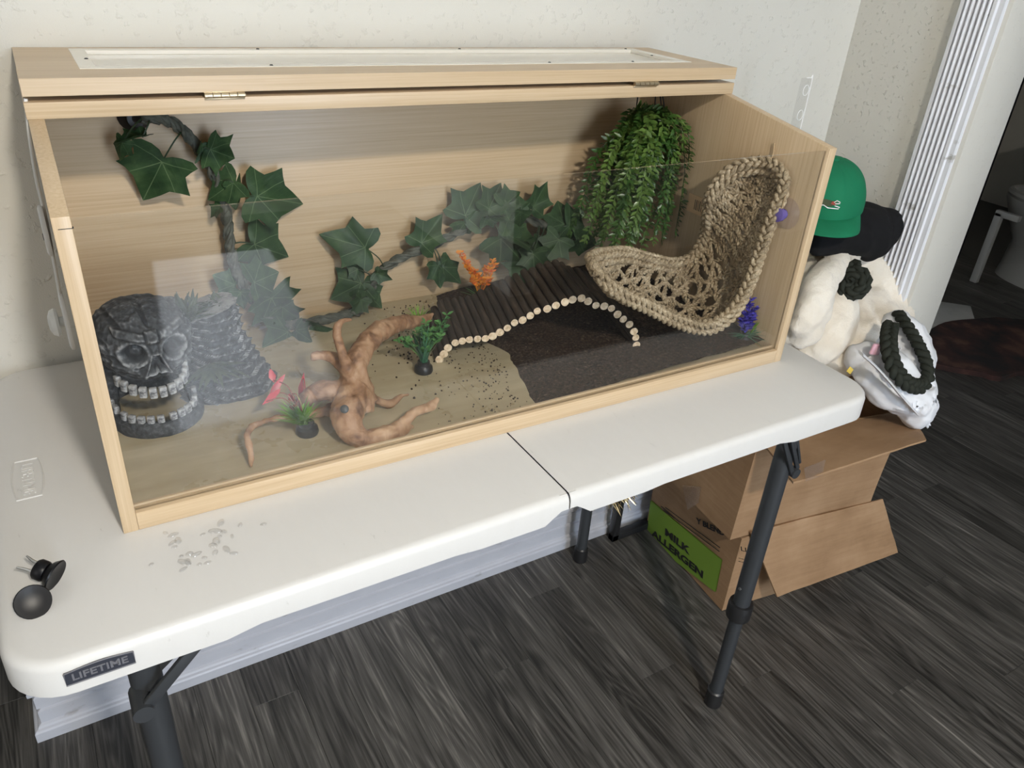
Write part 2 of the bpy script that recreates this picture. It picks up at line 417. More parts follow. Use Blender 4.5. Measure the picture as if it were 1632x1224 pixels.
def tube(bm, path, r, n=8, mi=0, closed=False, caps=True, flat=1.0, capmi=None, jitter=0.0):
    F = frames(path, closed); rings = []
    for i, p in enumerate(path):
        rr = r(i / max(1, len(path) - 1)) if callable(r) else (r[i] if isinstance(r, (list, tuple)) else r)
        ring = []
        for k in range(n):
            a = 2 * PI * k / n; q = rr * (1 + (random.uniform(-jitter, jitter) if jitter else 0))
            ring.append(bm.verts.new(p + F[i][1] * (math.cos(a) * q * flat) + F[i][2] * (math.sin(a) * q)))
        rings.append(ring)
    m = len(rings)
    for i in range(m if closed else m - 1):
        A, B = rings[i], rings[(i + 1) % m]
        for k in range(n):
            f = bm.faces.new((A[k], A[(k + 1) % n], B[(k + 1) % n], B[k])); f.material_index = mi
    if caps and not closed:
        f = bm.faces.new(list(reversed(rings[0]))); f.material_index = mi if capmi is None else capmi
        f = bm.faces.new(rings[-1]); f.material_index = mi if capmi is None else capmi
def lathe(bm, prof, n=24, mi=0, mw=None):
    t = bmesh.new(); rings = []
    for r, z in prof:
        if r < 1e-6: rings.append([t.verts.new((0, 0, z))])
        else: rings.append([t.verts.new((r * math.cos(2 * PI * k / n), r * math.sin(2 * PI * k / n), z)) for k in range(n)])
    for A, B in zip(rings, rings[1:]):
        for k in range(n):
            k2 = (k + 1) % n
            if len(A) == 1 and len(B) == 1: continue
            if len(A) == 1: t.faces.new((A[0], B[k2], B[k]))
            elif len(B) == 1: t.faces.new((A[k], A[k2], B[0]))
            else: t.faces.new((A[k], A[k2], B[k2], B[k]))
    merge(bm, t, mi, mw)
def ellipsoid(bm, c, r, mi=0, rot=None, seg=20):
    t = bmesh.new(); bmesh.ops.create_uvsphere(t, u_segments=seg, v_segments=max(6, seg // 2), radius=1.0)
    mw = Matrix.Translation(V(c)) @ (rot or Matrix()) @ Matrix.Diagonal((*r, 1))
    merge(bm, t, mi, mw)
def prism(bm, poly, axis, lo, hi, mi=0, bev=0.0, mw=None):
    """extrude a polygon of 2D points along axis; the two coordinates are the remaining axes in order"""
    t = bmesh.new()
    def mk(p, h):
        c = list(p); c.insert('xyz'.index(axis), h); return t.verts.new(c)
    A = [mk(p, lo) for p in poly]; B = [mk(p, hi) for p in poly]; n = len(poly)
    t.faces.new(A); t.faces.new(list(reversed(B)))
    for k in range(n): t.faces.new((A[k], B[k], B[(k + 1) % n], A[(k + 1) % n]))
    bmesh.ops.recalc_face_normals(t, faces=t.faces[:])
    if bev > 0: bmesh.ops.bevel(t, geom=t.edges[:], offset=bev, segments=2, affect='EDGES', profile=.5)
    merge(bm, t, mi, mw)
def align(z, x=None):
    z = V(z).normalized(); x = V(x) if x is not None else z.orthogonal()
    x = (x - z * x.dot(z)).normalized(); y = z.cross(x)
    return Matrix((x, y, z)).transposed().to_4x4()
def text_mesh(s, size, depth=.0004, bold=0.0):
    c = bpy.data.curves.new('t', 'FONT'); c.body = s; c.size = size; c.extrude = depth; c.offset = bold
    c.align_x = 'CENTER'; c.align_y = 'CENTER'; c.resolution_u = 3
    o = bpy.data.objects.new('t', c); COL.objects.link(o)
    dg = bpy.context.evaluated_depsgraph_get(); dg.update()
    me = bpy.data.meshes.new_from_object(o.evaluated_get(dg)); bpy.data.objects.remove(o); bpy.data.curves.remove(c)
    return me
def text(name, s, size, origin, xdir, ydir, m, parent, depth=.0004, bold=0.0, wid=None):
    me = text_mesh(s, size, depth, bold); me.name = name
    me.materials.clear(); me.materials.append(m)
    X, Y = V(xdir).normalized(), V(ydir).normalized(); Z = X.cross(Y)
    sx = 1.0
    if wid:
        xs = [v.co.x for v in me.vertices]; sx = wid / (max(xs) - min(xs))
    mw = Matrix.Translation(V(origin)) @ Matrix((X, Y, Z)).transposed().to_4x4() @ Matrix.Diagonal((sx, 1, 1, 1))
    return inst(name, me, mw, parent)
def remesh(o, vox, smooth=6, fac=.5):
    m = o.modifiers.new('remesh', 'REMESH'); m.mode = 'VOXEL'; m.voxel_size = vox; m.use_smooth_shade = True
    s = o.modifiers.new('smooth', 'SMOOTH'); s.iterations = smooth; s.factor = fac
def bake(o):
    """apply the modifiers so that the object keeps plain mesh data"""
    dg = bpy.context.evaluated_depsgraph_get(); dg.update()
    me = bpy.data.meshes.new_from_object(o.evaluated_get(dg)); me.name = o.name
    o.modifiers.clear(); old = o.data; o.data = me; bpy.data.meshes.remove(old); me.shade_smooth()
def strands(path, k, amp, period, r, bm, n=7, lift=.6, mi=0, phase=0.0, sub=1, jit=0.0):
    F = frames(path); s = 0.0; S = [0.0]
    for a, b in zip(path, path[1:]): s += (b - a).length; S.append(s)
    for j in range(k):
        pp = []
        for i, p in enumerate(path):
            ph = 2 * PI * S[i] / period + 2 * PI * j / k + phase
            q = p + F[i][2] * (amp * math.sin(ph)) + F[i][1] * (amp * lift * math.sin(2 * ph))
            if jit: q = q + V([random.uniform(-jit, jit) for _ in range(3)])
            pp.append(q)
        tube(bm, pp, r, n, mi)
def twist(path, amp, period, r, bm, n=5, mi=0, phase=0.0):
    F = frames(path); s = 0.0; S = [0.0]
    for a, b in zip(path, path[1:]): s += (b - a).length; S.append(s)
    for j in range(2):
        tube(bm, [p + F[i][1] * (amp * math.cos(2 * PI * S[i] / period + PI * j + phase)) + F[i][2] * (amp * math.sin(2 * PI * S[i] / period + PI * j + phase)) for i, p in enumerate(path)], r, n, mi)

# ================================================================== SETTING
ZT = 0.7578
WY = 0.628      # face of the back wall
WX = 1.137      # face of the right wall
b = NB(); box(b, (-2.6, WIN_Y - .1, -.05), (5.2, 2.6, -.004)); floor = struct('floor', b, M_SUBFLOOR)
PW, PL = 0.092, 0.915
b = NB(); box(b, (-PW / 2 + .0002, -PL / 2 + .0002, -.004), (PW / 2 - .0002, PL / 2 - .0002, 0), .0004, seg=1)
plank_me = fin(b, 'plank', M_PLANK, 30)
cx = -1.30; ci = 0
while cx < 3.9:
    off = [0.0, .35, .64, .17, .49, .80, .26][ci % 7]
    y0 = -0.85 - off if cx < 1.5 else (-.1 - off)
    while y0 < (1.75 if (cx > 1.0 or cx < -.5) else .64):
        inst('plank', plank_me, Matrix.Translation((cx, y0 + PL / 2, 0)), floor); y0 += PL
    cx += PW; ci += 1
XL = -0.668     # outside corner of the back wall
b = NB(); box(b, (XL, WY, -.002), (WX + .14, WY + .12, 2.44)); struct('wall_back', b, M_WALL)
b = NB(); box(b, (XL, WY + .12, -.002), (XL + .12, 2.6, 2.44)); struct('wall_hall', b, M_WALL)
b = NB(); box(b, (WX, .312, -.002), (WX + .127, WY, 2.44)); struct('wall_right', b, M_WALL2)
b = NB(); box(b, (WX, WIN_Y, -.002), (WX + .127, -1.75, 2.44)); struct('wall_right_near', b, M_WALL2)
b = NB(); box(b, (WX, -1.75, 2.06), (WX + .127, .312, 2.44)); struct('wall_right_header', b, M_WALL2)
b = NB(); box(b, (-2.6, WIN_Y - .1, 2.44), (5.2, 2.6, 2.5)); struct('ceiling', b, M_CEIL)
b = NB(); box(b, (-2.62, WIN_Y, -.002), (-2.5, 2.6, 2.44)); struct('wall_left', b, M_WALL)
b = NB(); box(b, (-2.5, 2.5, -.002), (XL, 2.6, 2.44)); struct('wall_hall_end', b, M_WALL)
b = NB()
wx0, wx1, wz0, wz1 = -.17, .43, .5, 2.1
for lo, hi in (((-2.5, -.002), (wx0, 2.44)), ((wx1, -.002), (WX, 2.44)), ((wx0, -.002), (wx1, wz0)), ((wx0, wz1), (wx1, 2.44))):
    box(b, (lo[0], WIN_Y - .1, lo[1]), (hi[0], WIN_Y, hi[1]))
struct('wall_front', b, M_WALL)
b = NB()
for a0, a1 in (((wx0, wz0), (wx0 + .04, wz1)), ((wx1 - .04, wz0), (wx1, wz1)), ((wx0, wz0), (wx1, wz0 + .04)), ((wx0, wz1 - .04), (wx1, wz1))):
    box(b, (a0[0], WIN_Y - .08, a0[1]), (a1[0], WIN_Y - .02, a1[1]), .004)
win = struct('window_1', b, M_TRIM)
b = NB(); box(b, (wx0 + .04, WIN_Y - .052, wz0 + .04), (wx1 - .04, WIN_Y - .048, wz1 - .04))
struct('pane', b, mat('window_glass', b_glass((.98, .98, .98), .0, .01)), parent=win)
# back baseboard: stacked moulding with a mitred return round the outside corner
prof = [(0, 0), (.032, 0), (.032, .022), (.030, .0255), (.0255, .027), (.0235, .031), (.0185, .0335), (.0185, .062), (.0135, .0645), (.0135, .0685), (.0185, .071), (.0185, .098), (.0145, .1005), (.0145, .105), (.0225, .108), (.0255, .112), (.0255, .119), (.0205, .124), (.0135, .127), (.0135, .150), (.010, .158), (.0, .160)]
b = NB(); rings = []
def base_ring(fn): return [b.verts.new(fn(d, h)) for d, h in prof]
rings.append(base_ring(lambda d, h: (WX, WY - d, h)))
rings.append(base_ring(lambda d, h: (XL - d, WY - d, h)))
rings.append(base_ring(lambda d, h: (XL - d, 2.5, h)))
for A, B in zip(rings, rings[1:]):
    for k in range(len(prof) - 1): b.faces.new((A[k], A[k + 1], B[k + 1], B[k]))
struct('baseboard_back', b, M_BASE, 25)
# fluted casing of the doorway in the right wall
y0, y1 = .3925, .306
pr = [(0, y0), (.014, y0), (.018, y0 - .003), (.018, y0 - .010)]
nfl = 5; fw = .0105; yy = y0 - .011
for k in range(nfl):
    for j in range(9):
        t = j / 8; pr.append((.0105 + .0095 * math.sin(PI * t) ** .7, yy - fw * t))
    yy -= fw + .0006
pr += [(.018, yy - .001), (.018, yy - .008), (.013, yy - .010), (.013, y1), (0, y1)]
b = NB(); prism(b, [(WX - d, y) for d, y in pr], 'z', 0, 2.12); struct('trim_1', b, M_TRIM, 30)
b = NB(); box(b, (WX - .002, .296, 0), (WX + .127, .312, 2.06), .002); struct('door_1', b, M_JAMB)
b = NB(); box(b, (WX - .018, -1.83, 2.06), (WX, .30, 2.14), .003); struct('trim_2', b, M_TRIM)
# bathroom beyond the doorway
b = NB(); box(b, (WX + .127, 2.3, -.002), (5.2, 2.4, 2.44)); struct('wall_bath_back', b, M_WALL)
b = NB(); box(b, (5.1, -2.1, -.002), (5.2, 2.4, 2.44)); struct('wall_bath_end', b, M_WALL)
b = NB(); box(b, (WX + .127, -2.1, -.002), (5.2, -2.0, 2.44)); struct('wall_bath_near', b, M_WALL)
# ceiling fixture the bulbs sit in
t = thing('ceiling_light', 'round flush ceiling light with a pale diffuser above the room', 'ceiling light', (-.24, -1.65, 2.44))
b = NB(); lathe(b, [(0, 2.44), (.19, 2.44), (.19, 2.42), (.17, 2.40), (.17, 2.44)], 32, 0, Matrix.Translation((-.24, -1.65, 0))); part('rim', b, M_WHITEPL, t)

# ================================================================== FOLDING TABLE
tb = thing('folding_table', 'white plastic fold-in-half table with dark grey tube legs holding the terrarium', 'table', (0, .305, 0))
HX, TW, RC = .6096, .6096, .055
def skirt_z(x):
    a = abs(x)
    if a < .012: return .0205
    if a < .035: return .0205 + .0155 * (a - .012) / .023
    if a < .125: return .0365
    if a < .16: return .0365 - .003 * (a - .125) / .035
    if a < .385: return .0335
    if a < .42: return .0335 + .0065 * (a - .385) / .035
    return .040
def half(sgn):
    bm = NB(); pts = []
    def arc(cx_, cy_, a0, a1, r, n=8):
        return [(cx_ + r * math.cos(a0 + (a1 - a0) * k / n), cy_ + r * math.sin(a0 + (a1 - a0) * k / n)) for k in range(n + 1)]
    xs = [.0012 + .0108 * k / 2 for k in range(3)] + [.024, .035, .08, .125, .16, .25, .385, .42, .48]
    front = [(x, 0.0) for x in xs]
    outline = front + arc(HX - RC, RC, -PI / 2, 0, RC) + arc(HX - RC, TW - RC, 0, PI / 2, RC) + [(x, TW) for x in reversed(xs)]
    prof = [(.0105, .0, 0), (.0055, -.0012, 0), (.0018, -.0045, 0), (.0, -.010, 0), (-.0005, None, 0), (.003, None, 1), (.006, None, 2)]
    cen = (.3, TW / 2); rings = []
    no = len(outline)
    for off, dz, kind in prof:
        ring = []
        for i, (x, y) in enumerate(outline):
            # inward direction from outline tangent
            if x < HX - RC and y < .001: nx, ny = 0, 1
            elif x < HX - RC and y > TW - .001: nx, ny = 0, -1
            else:
                cx_, cy_ = min(x, HX - RC), min(max(y, RC), TW - RC)
                d = math.hypot(x - cx_, y - cy_); nx, ny = (cx_ - x) / d, (cy_ - y) / d
            z = ZT + (dz if dz is not None else -skirt_z(x) + (.0 if kind != 2 else .02))
            ring.append(bm.verts.new((sgn * (x + nx * off), y + ny * off, z)))
        rings.append(ring)
    bm.faces.new(rings[0])
    for A, B in zip(rings, rings[1:]):
        for i in range(no - 1): bm.faces.new((A[i], A[i + 1], B[i + 1], B[i]))
    # close the seam side and underside
    bm.faces.new([r[0] for r in rings] + [r[-1] for r in reversed(rings)])
    bm.faces.new(list(reversed(rings[-1])))
    return bm
part('tabletop_half', half(1), M_TABLE, tb, 50)
top_l = part('tabletop_half', half(-1), M_TABLE, tb, 50)
b = NB(); box(b, (-.0013, .004, ZT - .02), (.0013, TW - .004, ZT - .006)); part('seam', b, M_INK, tb, label='dark seam where the table folds')
def leg_side(sg):
    lx = .498 * sg
    for yy in (.064, TW - .064):
        rf = .0165
        b = NB(); tube(b, [V((lx - .0 * sg, yy, .725)), V((lx, yy, .27))], rf, 16); o = part('leg', b, M_STEEL, tb)
        b = NB(); lathe(b, [(.0142, 0), (.0225, 0), (.0235, .004), (.0235, .030), (.0222, .036), (.0142, .036)], 20, 0, Matrix.Translation((lx, yy, .252))); part('collar', b, M_BLACKPL, o)
        b = NB(); tube(b, [V((lx, yy, .27)), V((lx, yy, .03))], .0135, 14); part('lower_tube', b, M_STEEL, o)
        b = NB(); lathe(b, [(0, 0), (.0165, 0), (.0178, .003), (.0172, .040), (.014, .043), (.0, .043)], 16, 0, Matrix.Translation((lx, yy, 0))); part('foot_cap', b, M_BLACKPL, o)
        b = NB(); tube(b, [V((lx - .004, yy, .33)), V((lx - .0185, yy, .33))], .003, 8); part('button', b, M_CHROME, o)
    b = NB(); tube(b, [V((lx, .064, .722)), V((lx, TW - .064, .722))], .0165, 14); part('cross_tube', b, M_STEEL, tb)
    b = NB(); tube(b, [V((lx, .064, .60)), V((lx, TW - .064, .60))], .010, 12) if sg < 0 else tube(b, [V((lx, .12, .70)), V((lx, TW - .12, .70))], .010, 12)
    part('stretcher', b, M_STEEL, tb)
leg_side(1); leg_side(-1)
def strap(bm, a, c, wdt, th, sd=(0, 1, 0)):
    a, c = V(a), V(c); d = (c - a); s = V(sd); n = d.cross(s).normalized()
    mw = Matrix.Translation(a) @ Matrix((d.normalized(), s, n)).transposed().to_4x4()
    box(bm, (0, -wdt / 2, -th / 2), (d.length, wdt / 2, th / 2), min(.0015, th * .4), 0, mw)
b = NB()   # left: two locking arms running from the leg up to the middle of the table
PB = at(229, 1134, y=.030); strap(b, PB + V((.004, .002, .004)), at(309, 1030, y=.034) + V((.012, 0, .010)), .006, .013); strap(b, PB + V((-.006, .030, .0)), at(276, 1040, y=.060) + V((.012, 0, .012)), .006, .012)
br = part('brace', b, M_STEEL, tb)
b = NB(); tube(b, [PB + V((0, -.005, 0)), PB + V((0, .030, 0))], .0110, 18); part('pivot', b, M_STEEL, br)
b = NB()   # right: the short folded locking arm beside the front leg
RB = at(1262, 754, y=.045); strap(b, at(1246, 712, y=.045) + V((-.004, 0, .02)), RB, .006, .008); strap(b, at(1258, 708, y=.045) + V((-.004, 0, .02)), RB + V((.011, 0, .006)), .006, .008); strap(b, at(1267, 706, y=.050) + V((-.004, 0, .02)), RB + V((.020, .005, .012)), .006, .005)
br = part('brace', b, M_STEEL, tb)
b = NB(); tube(b, [RB + V((.005, -.006, 0)), RB + V((.005, .010, 0))], .0095, 14); part('pivot', b, M_STEEL, br)
# badge with the maker's lettering on the front skirt and the same lettering moulded into the top
b = NB(); bx0, bx1 = -.5615, -.5030; zc = ZT - .0185
poly = [(bx0, zc - .0085), (bx1, zc - .0085), (bx1, zc + .0065)] + [(bx1 + (bx0 - bx1) * k / 10, zc + .0065 + .0028 * math.sin(PI * k / 10)) for k in range(1, 10)] + [(bx0, zc + .0065)]
prism(b, poly, 'y', -.0014, .004); bd = part('badge', b, M_BADGE, tb, 30, label='dark badge with grey lettering on the front edge')
b = NB(); tube(b, [V((x, -.0014, z)) for x, z in poly] , .0007, 6, closed=True); part('badge_border', b, M_SILVER, bd)
text('badge_lettering', 'LIFETIME', .0115, ((bx0 + bx1) / 2, -.0016, zc - .0003), (1, 0, 0), (0, 0, 1), M_SILVER, bd, .0004, .0002, .047)
ec = at(44, 763, z=ZT)
b = NB()
hl, hw = .041, .0125
pp = [V((ec.x + s * (hw + .004 * math.cos(t * PI / 2)), ec.y + t * hl, ZT + .0002)) for s, ts in ((1, [-1, -.5, 0, .5, 1]), (-1, [1, .5, 0, -.5, -1])) for t in ts]
tube(b, pp, .0011, 6, closed=True); part('moulded_frame', b, M_TABLE, tb)
text('moulded_lettering', 'LIFETIME', .0185, (ec.x, ec.y, ZT + .0003), (0, -1, 0), (1, 0, 0), M_TABLE, tb, .0007, .0, .066)

# ================================================================== TERRARIUM (local frame: x along the front, y to the back, z up)
TX, TY, TTH = -.4870, .1614, -.0112
TL, TH, THT, TDY, TD = 1.0261, .3577, .3938, .2307, .4600
PT = .0155
tk = thing('terrarium', 'long maple laminate reptile enclosure with clear front pane, lid folded back', 'terrarium', (TX, TY, ZT), TTH)
def tw(x, y, z): return WM[tk.name] @ V((x, y, z))
side = [(0, 0), (TD, 0), (TD, THT), (TDY, THT), (0, TH)]
b = NB(); prism(b, side, 'x', 0, PT, 0, .0008); part('side_panel', b, M_WOODZ, tk, 30, True)
b = NB(); prism(b, side, 'x', TL - PT, TL, 0, .0008); part('side_panel', b, M_WOODZ, tk, 30, True)
b = NB(); box(b, (PT, TD - .012, .0), (TL - PT, TD, THT), .0006); part('back_panel', b, M_WOODX, tk, 30, True)
b = NB(); box(b, (PT, .016, .0), (TL - PT, TD - .012, .012)); part('floor_panel', b, M_TANKFLOOR, tk, 30, True)
b = NB(); box(b, (PT, .0, .0), (TL - PT, .016, .0235), .0010); box(b, (PT, .012, .0235), (TL - PT, .016, .0265), .0006); part('front_rail', b, M_WOODX, tk, 30, True)
b = NB(); box(b, (-.001, TDY, THT), (TL + .001, TD, THT + .0175), .0010); part('top_board', b, M_WOODX, tk, 30, True)
b = NB(); box(b, (PT, .0055, .0235), (TL - PT, .0095, TH - .0045), .0003, seg=1); gp = part('glass_pane', b, M_GLASS, tk, 30, True, label='clear acrylic front pane')
# the lid: a front flap turned back on its hinges so that it lies on the top board
z0, z1 = THT + .0235, THT + .0415
lx0, lx1, ly0, ly1 = .062, .978, TDY + .058, TD - .010
b = NB(); X0, X1, Y0, Y1 = 0.0, TL, TDY, TD + .004
o8 = [(X0, Y0), (X1, Y0), (X1, Y1), (X0, Y1)]; i8 = [(lx0, ly0), (lx1, ly0), (lx1, ly1), (lx0, ly1)]
for zA in (z0, z1):
    pass
vo = [[b.verts.new((x, y, z)) for x, y in o8] for z in (z0, z1)]; vi = [[b.verts.new((x, y, z)) for x, y in i8] for z in (z0, z1)]
for k in range(4):
    k2 = (k + 1) % 4
    b.faces.new((vo[1][k], vo[1][k2], vi[1][k2], vi[1][k])); b.faces.new((vo[0][k2], vo[0][k], vi[0][k], vi[0][k2]))
    b.faces.new((vo[0][k], vo[0][k2], vo[1][k2], vo[1][k])); b.faces.new((vi[0][k2], vi[0][k], vi[1][k], vi[1][k2]))
lid = part('lid', b, M_WOODX, tk, 30, True, label='hinged flap with a window coloured like the reflected wall, folded back')
b = NB(); box(b, (lx0 + .0004, ly0 + .0004, z0 + .004), (lx1 - .0004, ly1 - .0004, z0 + .0135)); part('window_sheet', b, M_LIDSHEET, lid, 30, True)
b = NB(); bw = .018
for lo, hi in (((lx0, ly0), (lx1, ly0 + bw)), ((lx0, ly1 - bw), (lx1, ly1)), ((lx0, ly0 + bw), (lx0 + bw, ly1 - bw)), ((lx1 - bw, ly0 + bw), (lx1, ly1 - bw))):
    box(b, (lo[0], lo[1], z0 + .0135), (hi[0], hi[1], z1 + .0006), .0004, seg=1)
part('window_border', b, M_LIDBAND, lid, 30, True)
b = NB(); lathe(b, [(0, .0012), (.0016, .0011), (.0026, 0)], 10); scr = fin(b, 'screw', M_STEEL)
for sx, sy in ((.075, .36), (.30, ly1 - .008), (.28, ly0 + .009), (.62, ly1 - .008), (.70, ly0 + .009), (.95, .36), (.955, ly1 - .009), (.86, ly0 + .009)):
    inst('screw', scr, WM[tk.name] @ Matrix.Translation((sx, sy, z1 + .0006)), lid)
for hx in (.205, .836):
    b = NB(); box(b, (hx - .023, TDY - .0015, THT + .0150), (hx + .023, TDY + .012, THT + .0190), .0004)
    box(b, (hx - .023, TDY - .0015, z0 - .001), (hx + .023, TDY + .012, z0 + .0004), .0003)
    for k in range(5):
        tube(b, [V((hx - .023 + .0093 * k, TDY - .0032, THT + .0205)), V((hx - .023 + .0093 * k + .0086, TDY - .0032, THT + .0205))], .0032, 10)
    part('hinge', b, M_BRASS, tk, 30, True, label='small brass butt hinge')
b = NB(); box(b, (.004, -.0005, TH - .0112), (PT + .001, .0045, TH - .0107)); part('notch', b, M_INK, tk, 30, True)
TFZ = ZT + .012          # floor level inside
def yb(x): return tw(x - TX, TD - .012, 0).y       # back panel face
XR = tw(TL - PT, .2, 0).x                           # right panel face

# soil on the right half of the floor
def edge_x(y):
    return .072 + .020 * math.sin(y * 21 + .6) + .035 * max(0, (y - .36)) - .03 * max(0, .22 - y)
b = NB(); nx, ny = 110, 74; grid = {}
for i in range(nx + 1):
    for j in range(ny + 1):
        x = .0 + (XR - .002 - .0) * i / nx; y = .1800 + (.594 - .1800) * j / ny
        e = edge_x(y) + .012 * noise.noise((x * 25, y * 25, 3.3))
        d = (x - e)
        h = min(1.0, max(0.0, d / .05)); h = h * h * (3 - 2 * h)
        z = TFZ - .002 + h * (.0085 + .010 * max(0, (x - .1) / .42)) + h * (.0035 * noise.noise((x * 30, y * 30, 0)) + .0018 * noise.noise((x * 110, y * 110, 1)))
        grid[i, j] = (x, y, z, d)
vv = {}
def gv(i, j):
    if (i, j) not in vv: vv[i, j] = b.verts.new(grid[i, j][:3])
    return vv[i, j]
for i in range(nx):
    for j in range(ny):
        if min(grid[i, j][3], grid[i + 1, j][3], grid[i, j + 1][3], grid[i + 1, j + 1][3]) > -.004:
            b.faces.new((gv(i, j), gv(i + 1, j), gv(i + 1, j + 1), gv(i, j + 1)))
soil = part('soil', b, M_SOIL, None, 60, origin=(.3, .39, TFZ)); soil['kind'] = 'stuff'
tag(soil, 'dark brown coconut fibre soil covering the right half of the enclosure floor', 'soil')
b = NB()
def crumb(x, y, r, z=TFZ):
    t = bmesh.new(); bmesh.ops.create_icosphere(t, subdivisions=1, radius=r)
    for v in t.verts: v.co *= random.uniform(.6, 1.2)
    merge(b, t, 0, Matrix.Translation((x, y, z + r * .4)))
for k in range(330):
    y = random.uniform(.19, .58); x = edge_x(y) - abs(random.gauss(0, .055)) - .002
    crumb(x, y, random.uniform(.0007, .0018))
for k in range(120):
    p = at(random.gauss(665, 26), random.gauss(548, 26), z=TFZ)
    if p.y < .585: crumb(p.x, p.y, random.uniform(.0008, .0024))
for k in range(60):
    x = random.uniform(-.1, .5); crumb(x, .1795, random.uniform(.0006, .0014), ZT + .0265)
cr = part('soil_crumbs', b, M_SOIL, None, 0, origin=(.0, .36, TFZ)); cr['kind'] = 'stuff'
tag(cr, 'loose dark soil crumbs scattered on the bare beige floor left of the soil', 'soil')

# ================================================================== IVY VINE
def leaf_mesh(name, fold, curl, lobe=1.0):
    half_o = [(-.07, .11), (-.13, .25), (-.14, .42), (-.06, .54 * lobe), (.07, .47), (.19, .425), (.33, .52), (.47, .62 * lobe), (.50, .46), (.57, .30), (.73, .20), (.91, .075)]
    out = [(0.02, 0)] + half_o + [(1.0, 0)] + [(u, -v) for u, v in reversed(half_o)]
    bm = NB(); uvl = bm.loops.layers.uv.new('uv')
    def z(u, v): return fold * abs(v) * .9 - curl * (u - .2) ** 2 * .6 - .35 * abs(v) ** 2 * curl + .03 * math.sin(u * 7 + v * 9)
    cu = .12; uvs = {}
    def mk(u, v):
        vt = bm.verts.new((u, v, z(u, v))); uvs[vt] = (u, v); return vt
    rings = [[mk(cu + (u - cu) * s, v * s) for u, v in out] for s in (.34, .68, 1.0)]
    c = mk(cu, 0); n = len(out)
    for k in range(n):
        k2 = (k + 1) % n
        bm.faces.new((c, rings[0][k], rings[0][k2]))
        for A, B in zip(rings, rings[1:]): bm.faces.new((A[k], B[k], B[k2], A[k2]))
    for f in bm.faces:
        for l in f.loops: l[uvl].uv = uvs[l.vert]
    return fin(bm, name, M_IVY, 'raw')
LEAF = [leaf_mesh('leaf', .10, .25), leaf_mesh('leaf', -.22, .5, .95), leaf_mesh('leaf', .45, .2, 1.05)]
stem_px = [(228, 187, .035), (250, 188, .045), (275, 196, .045), (297, 214, .04), (318, 240, .035), (335, 268, .035), (350, 300, .03), (359, 332, .03), (363, 362, .028), (367, 395, .03), (374, 425, .035), (387, 452, .04), (404, 480, .045), (425, 506, .045), (450, 527, .05), (482, 538, .05), (520, 543, .05), (548, 533, .045), (568, 508, .04), (585, 474, .035), (600, 441, .03), (624, 420, .03), (652, 405, .03), (690, 390, .03), (722, 374, .03), (748, 360, .03), (780, 350, .035), (815, 346, .04), (850, 352, .045), (885, 368, .05), (915, 385, .06)]
def bp(px, py, d):
    y = .60
    for _ in range(3): y = yb(at(px, py, y=y).x) - d
    return at(px, py, y=y)
stem_path = catmull([bp(*q) for q in stem_px], 7)
for p in stem_path: p.z = max(p.z, TFZ + .010)
vt = thing('ivy_vine', 'long bendy grey vine with dark green artificial ivy leaves trailing across the back panel', 'vine', stem_path[0])
b = NB(); tube(b, stem_path, lambda t: .0062 + .0014 * math.sin(t * 60) + .0010 * math.sin(t * 133), 10, jitter=.14)
for ph in (0, 2.1, 4.0):
    F = frames(stem_path); pts = []
    for i, p in enumerate(stem_path):
        a = i * .42 + ph; pts.append(p + F[i][1] * (.0062 * math.cos(a)) + F[i][2] * (.0062 * math.sin(a)))
    tube(b, pts, .0028, 6, jitter=.3)
part('stem', b, M_VINE, vt, 60)
sc0 = bp(214, 187, .012)
b = NB(); mwc = Matrix.Translation(V((sc0.x, yb(sc0.x) - .001, sc0.z))) @ align((0, -1, 0))
lathe(b, [(0, 0), (.020, 0), (.021, .002), (.015, .007), (.009, .011), (.0085, .018), (.011, .019), (.011, .024), (0, .025)], 20, 0, mwc)
tube(b, catmull([V((sc0.x, yb(sc0.x) - .02, sc0.z)), (V((sc0.x, yb(sc0.x) - .03, sc0.z)) + stem_path[0]) / 2, stem_path[0] + V((.01, 0, 0))], 5), .006, 10)
part('suction_cup', b, M_BLACKPL, vt, label='black suction cup at the upper left end')
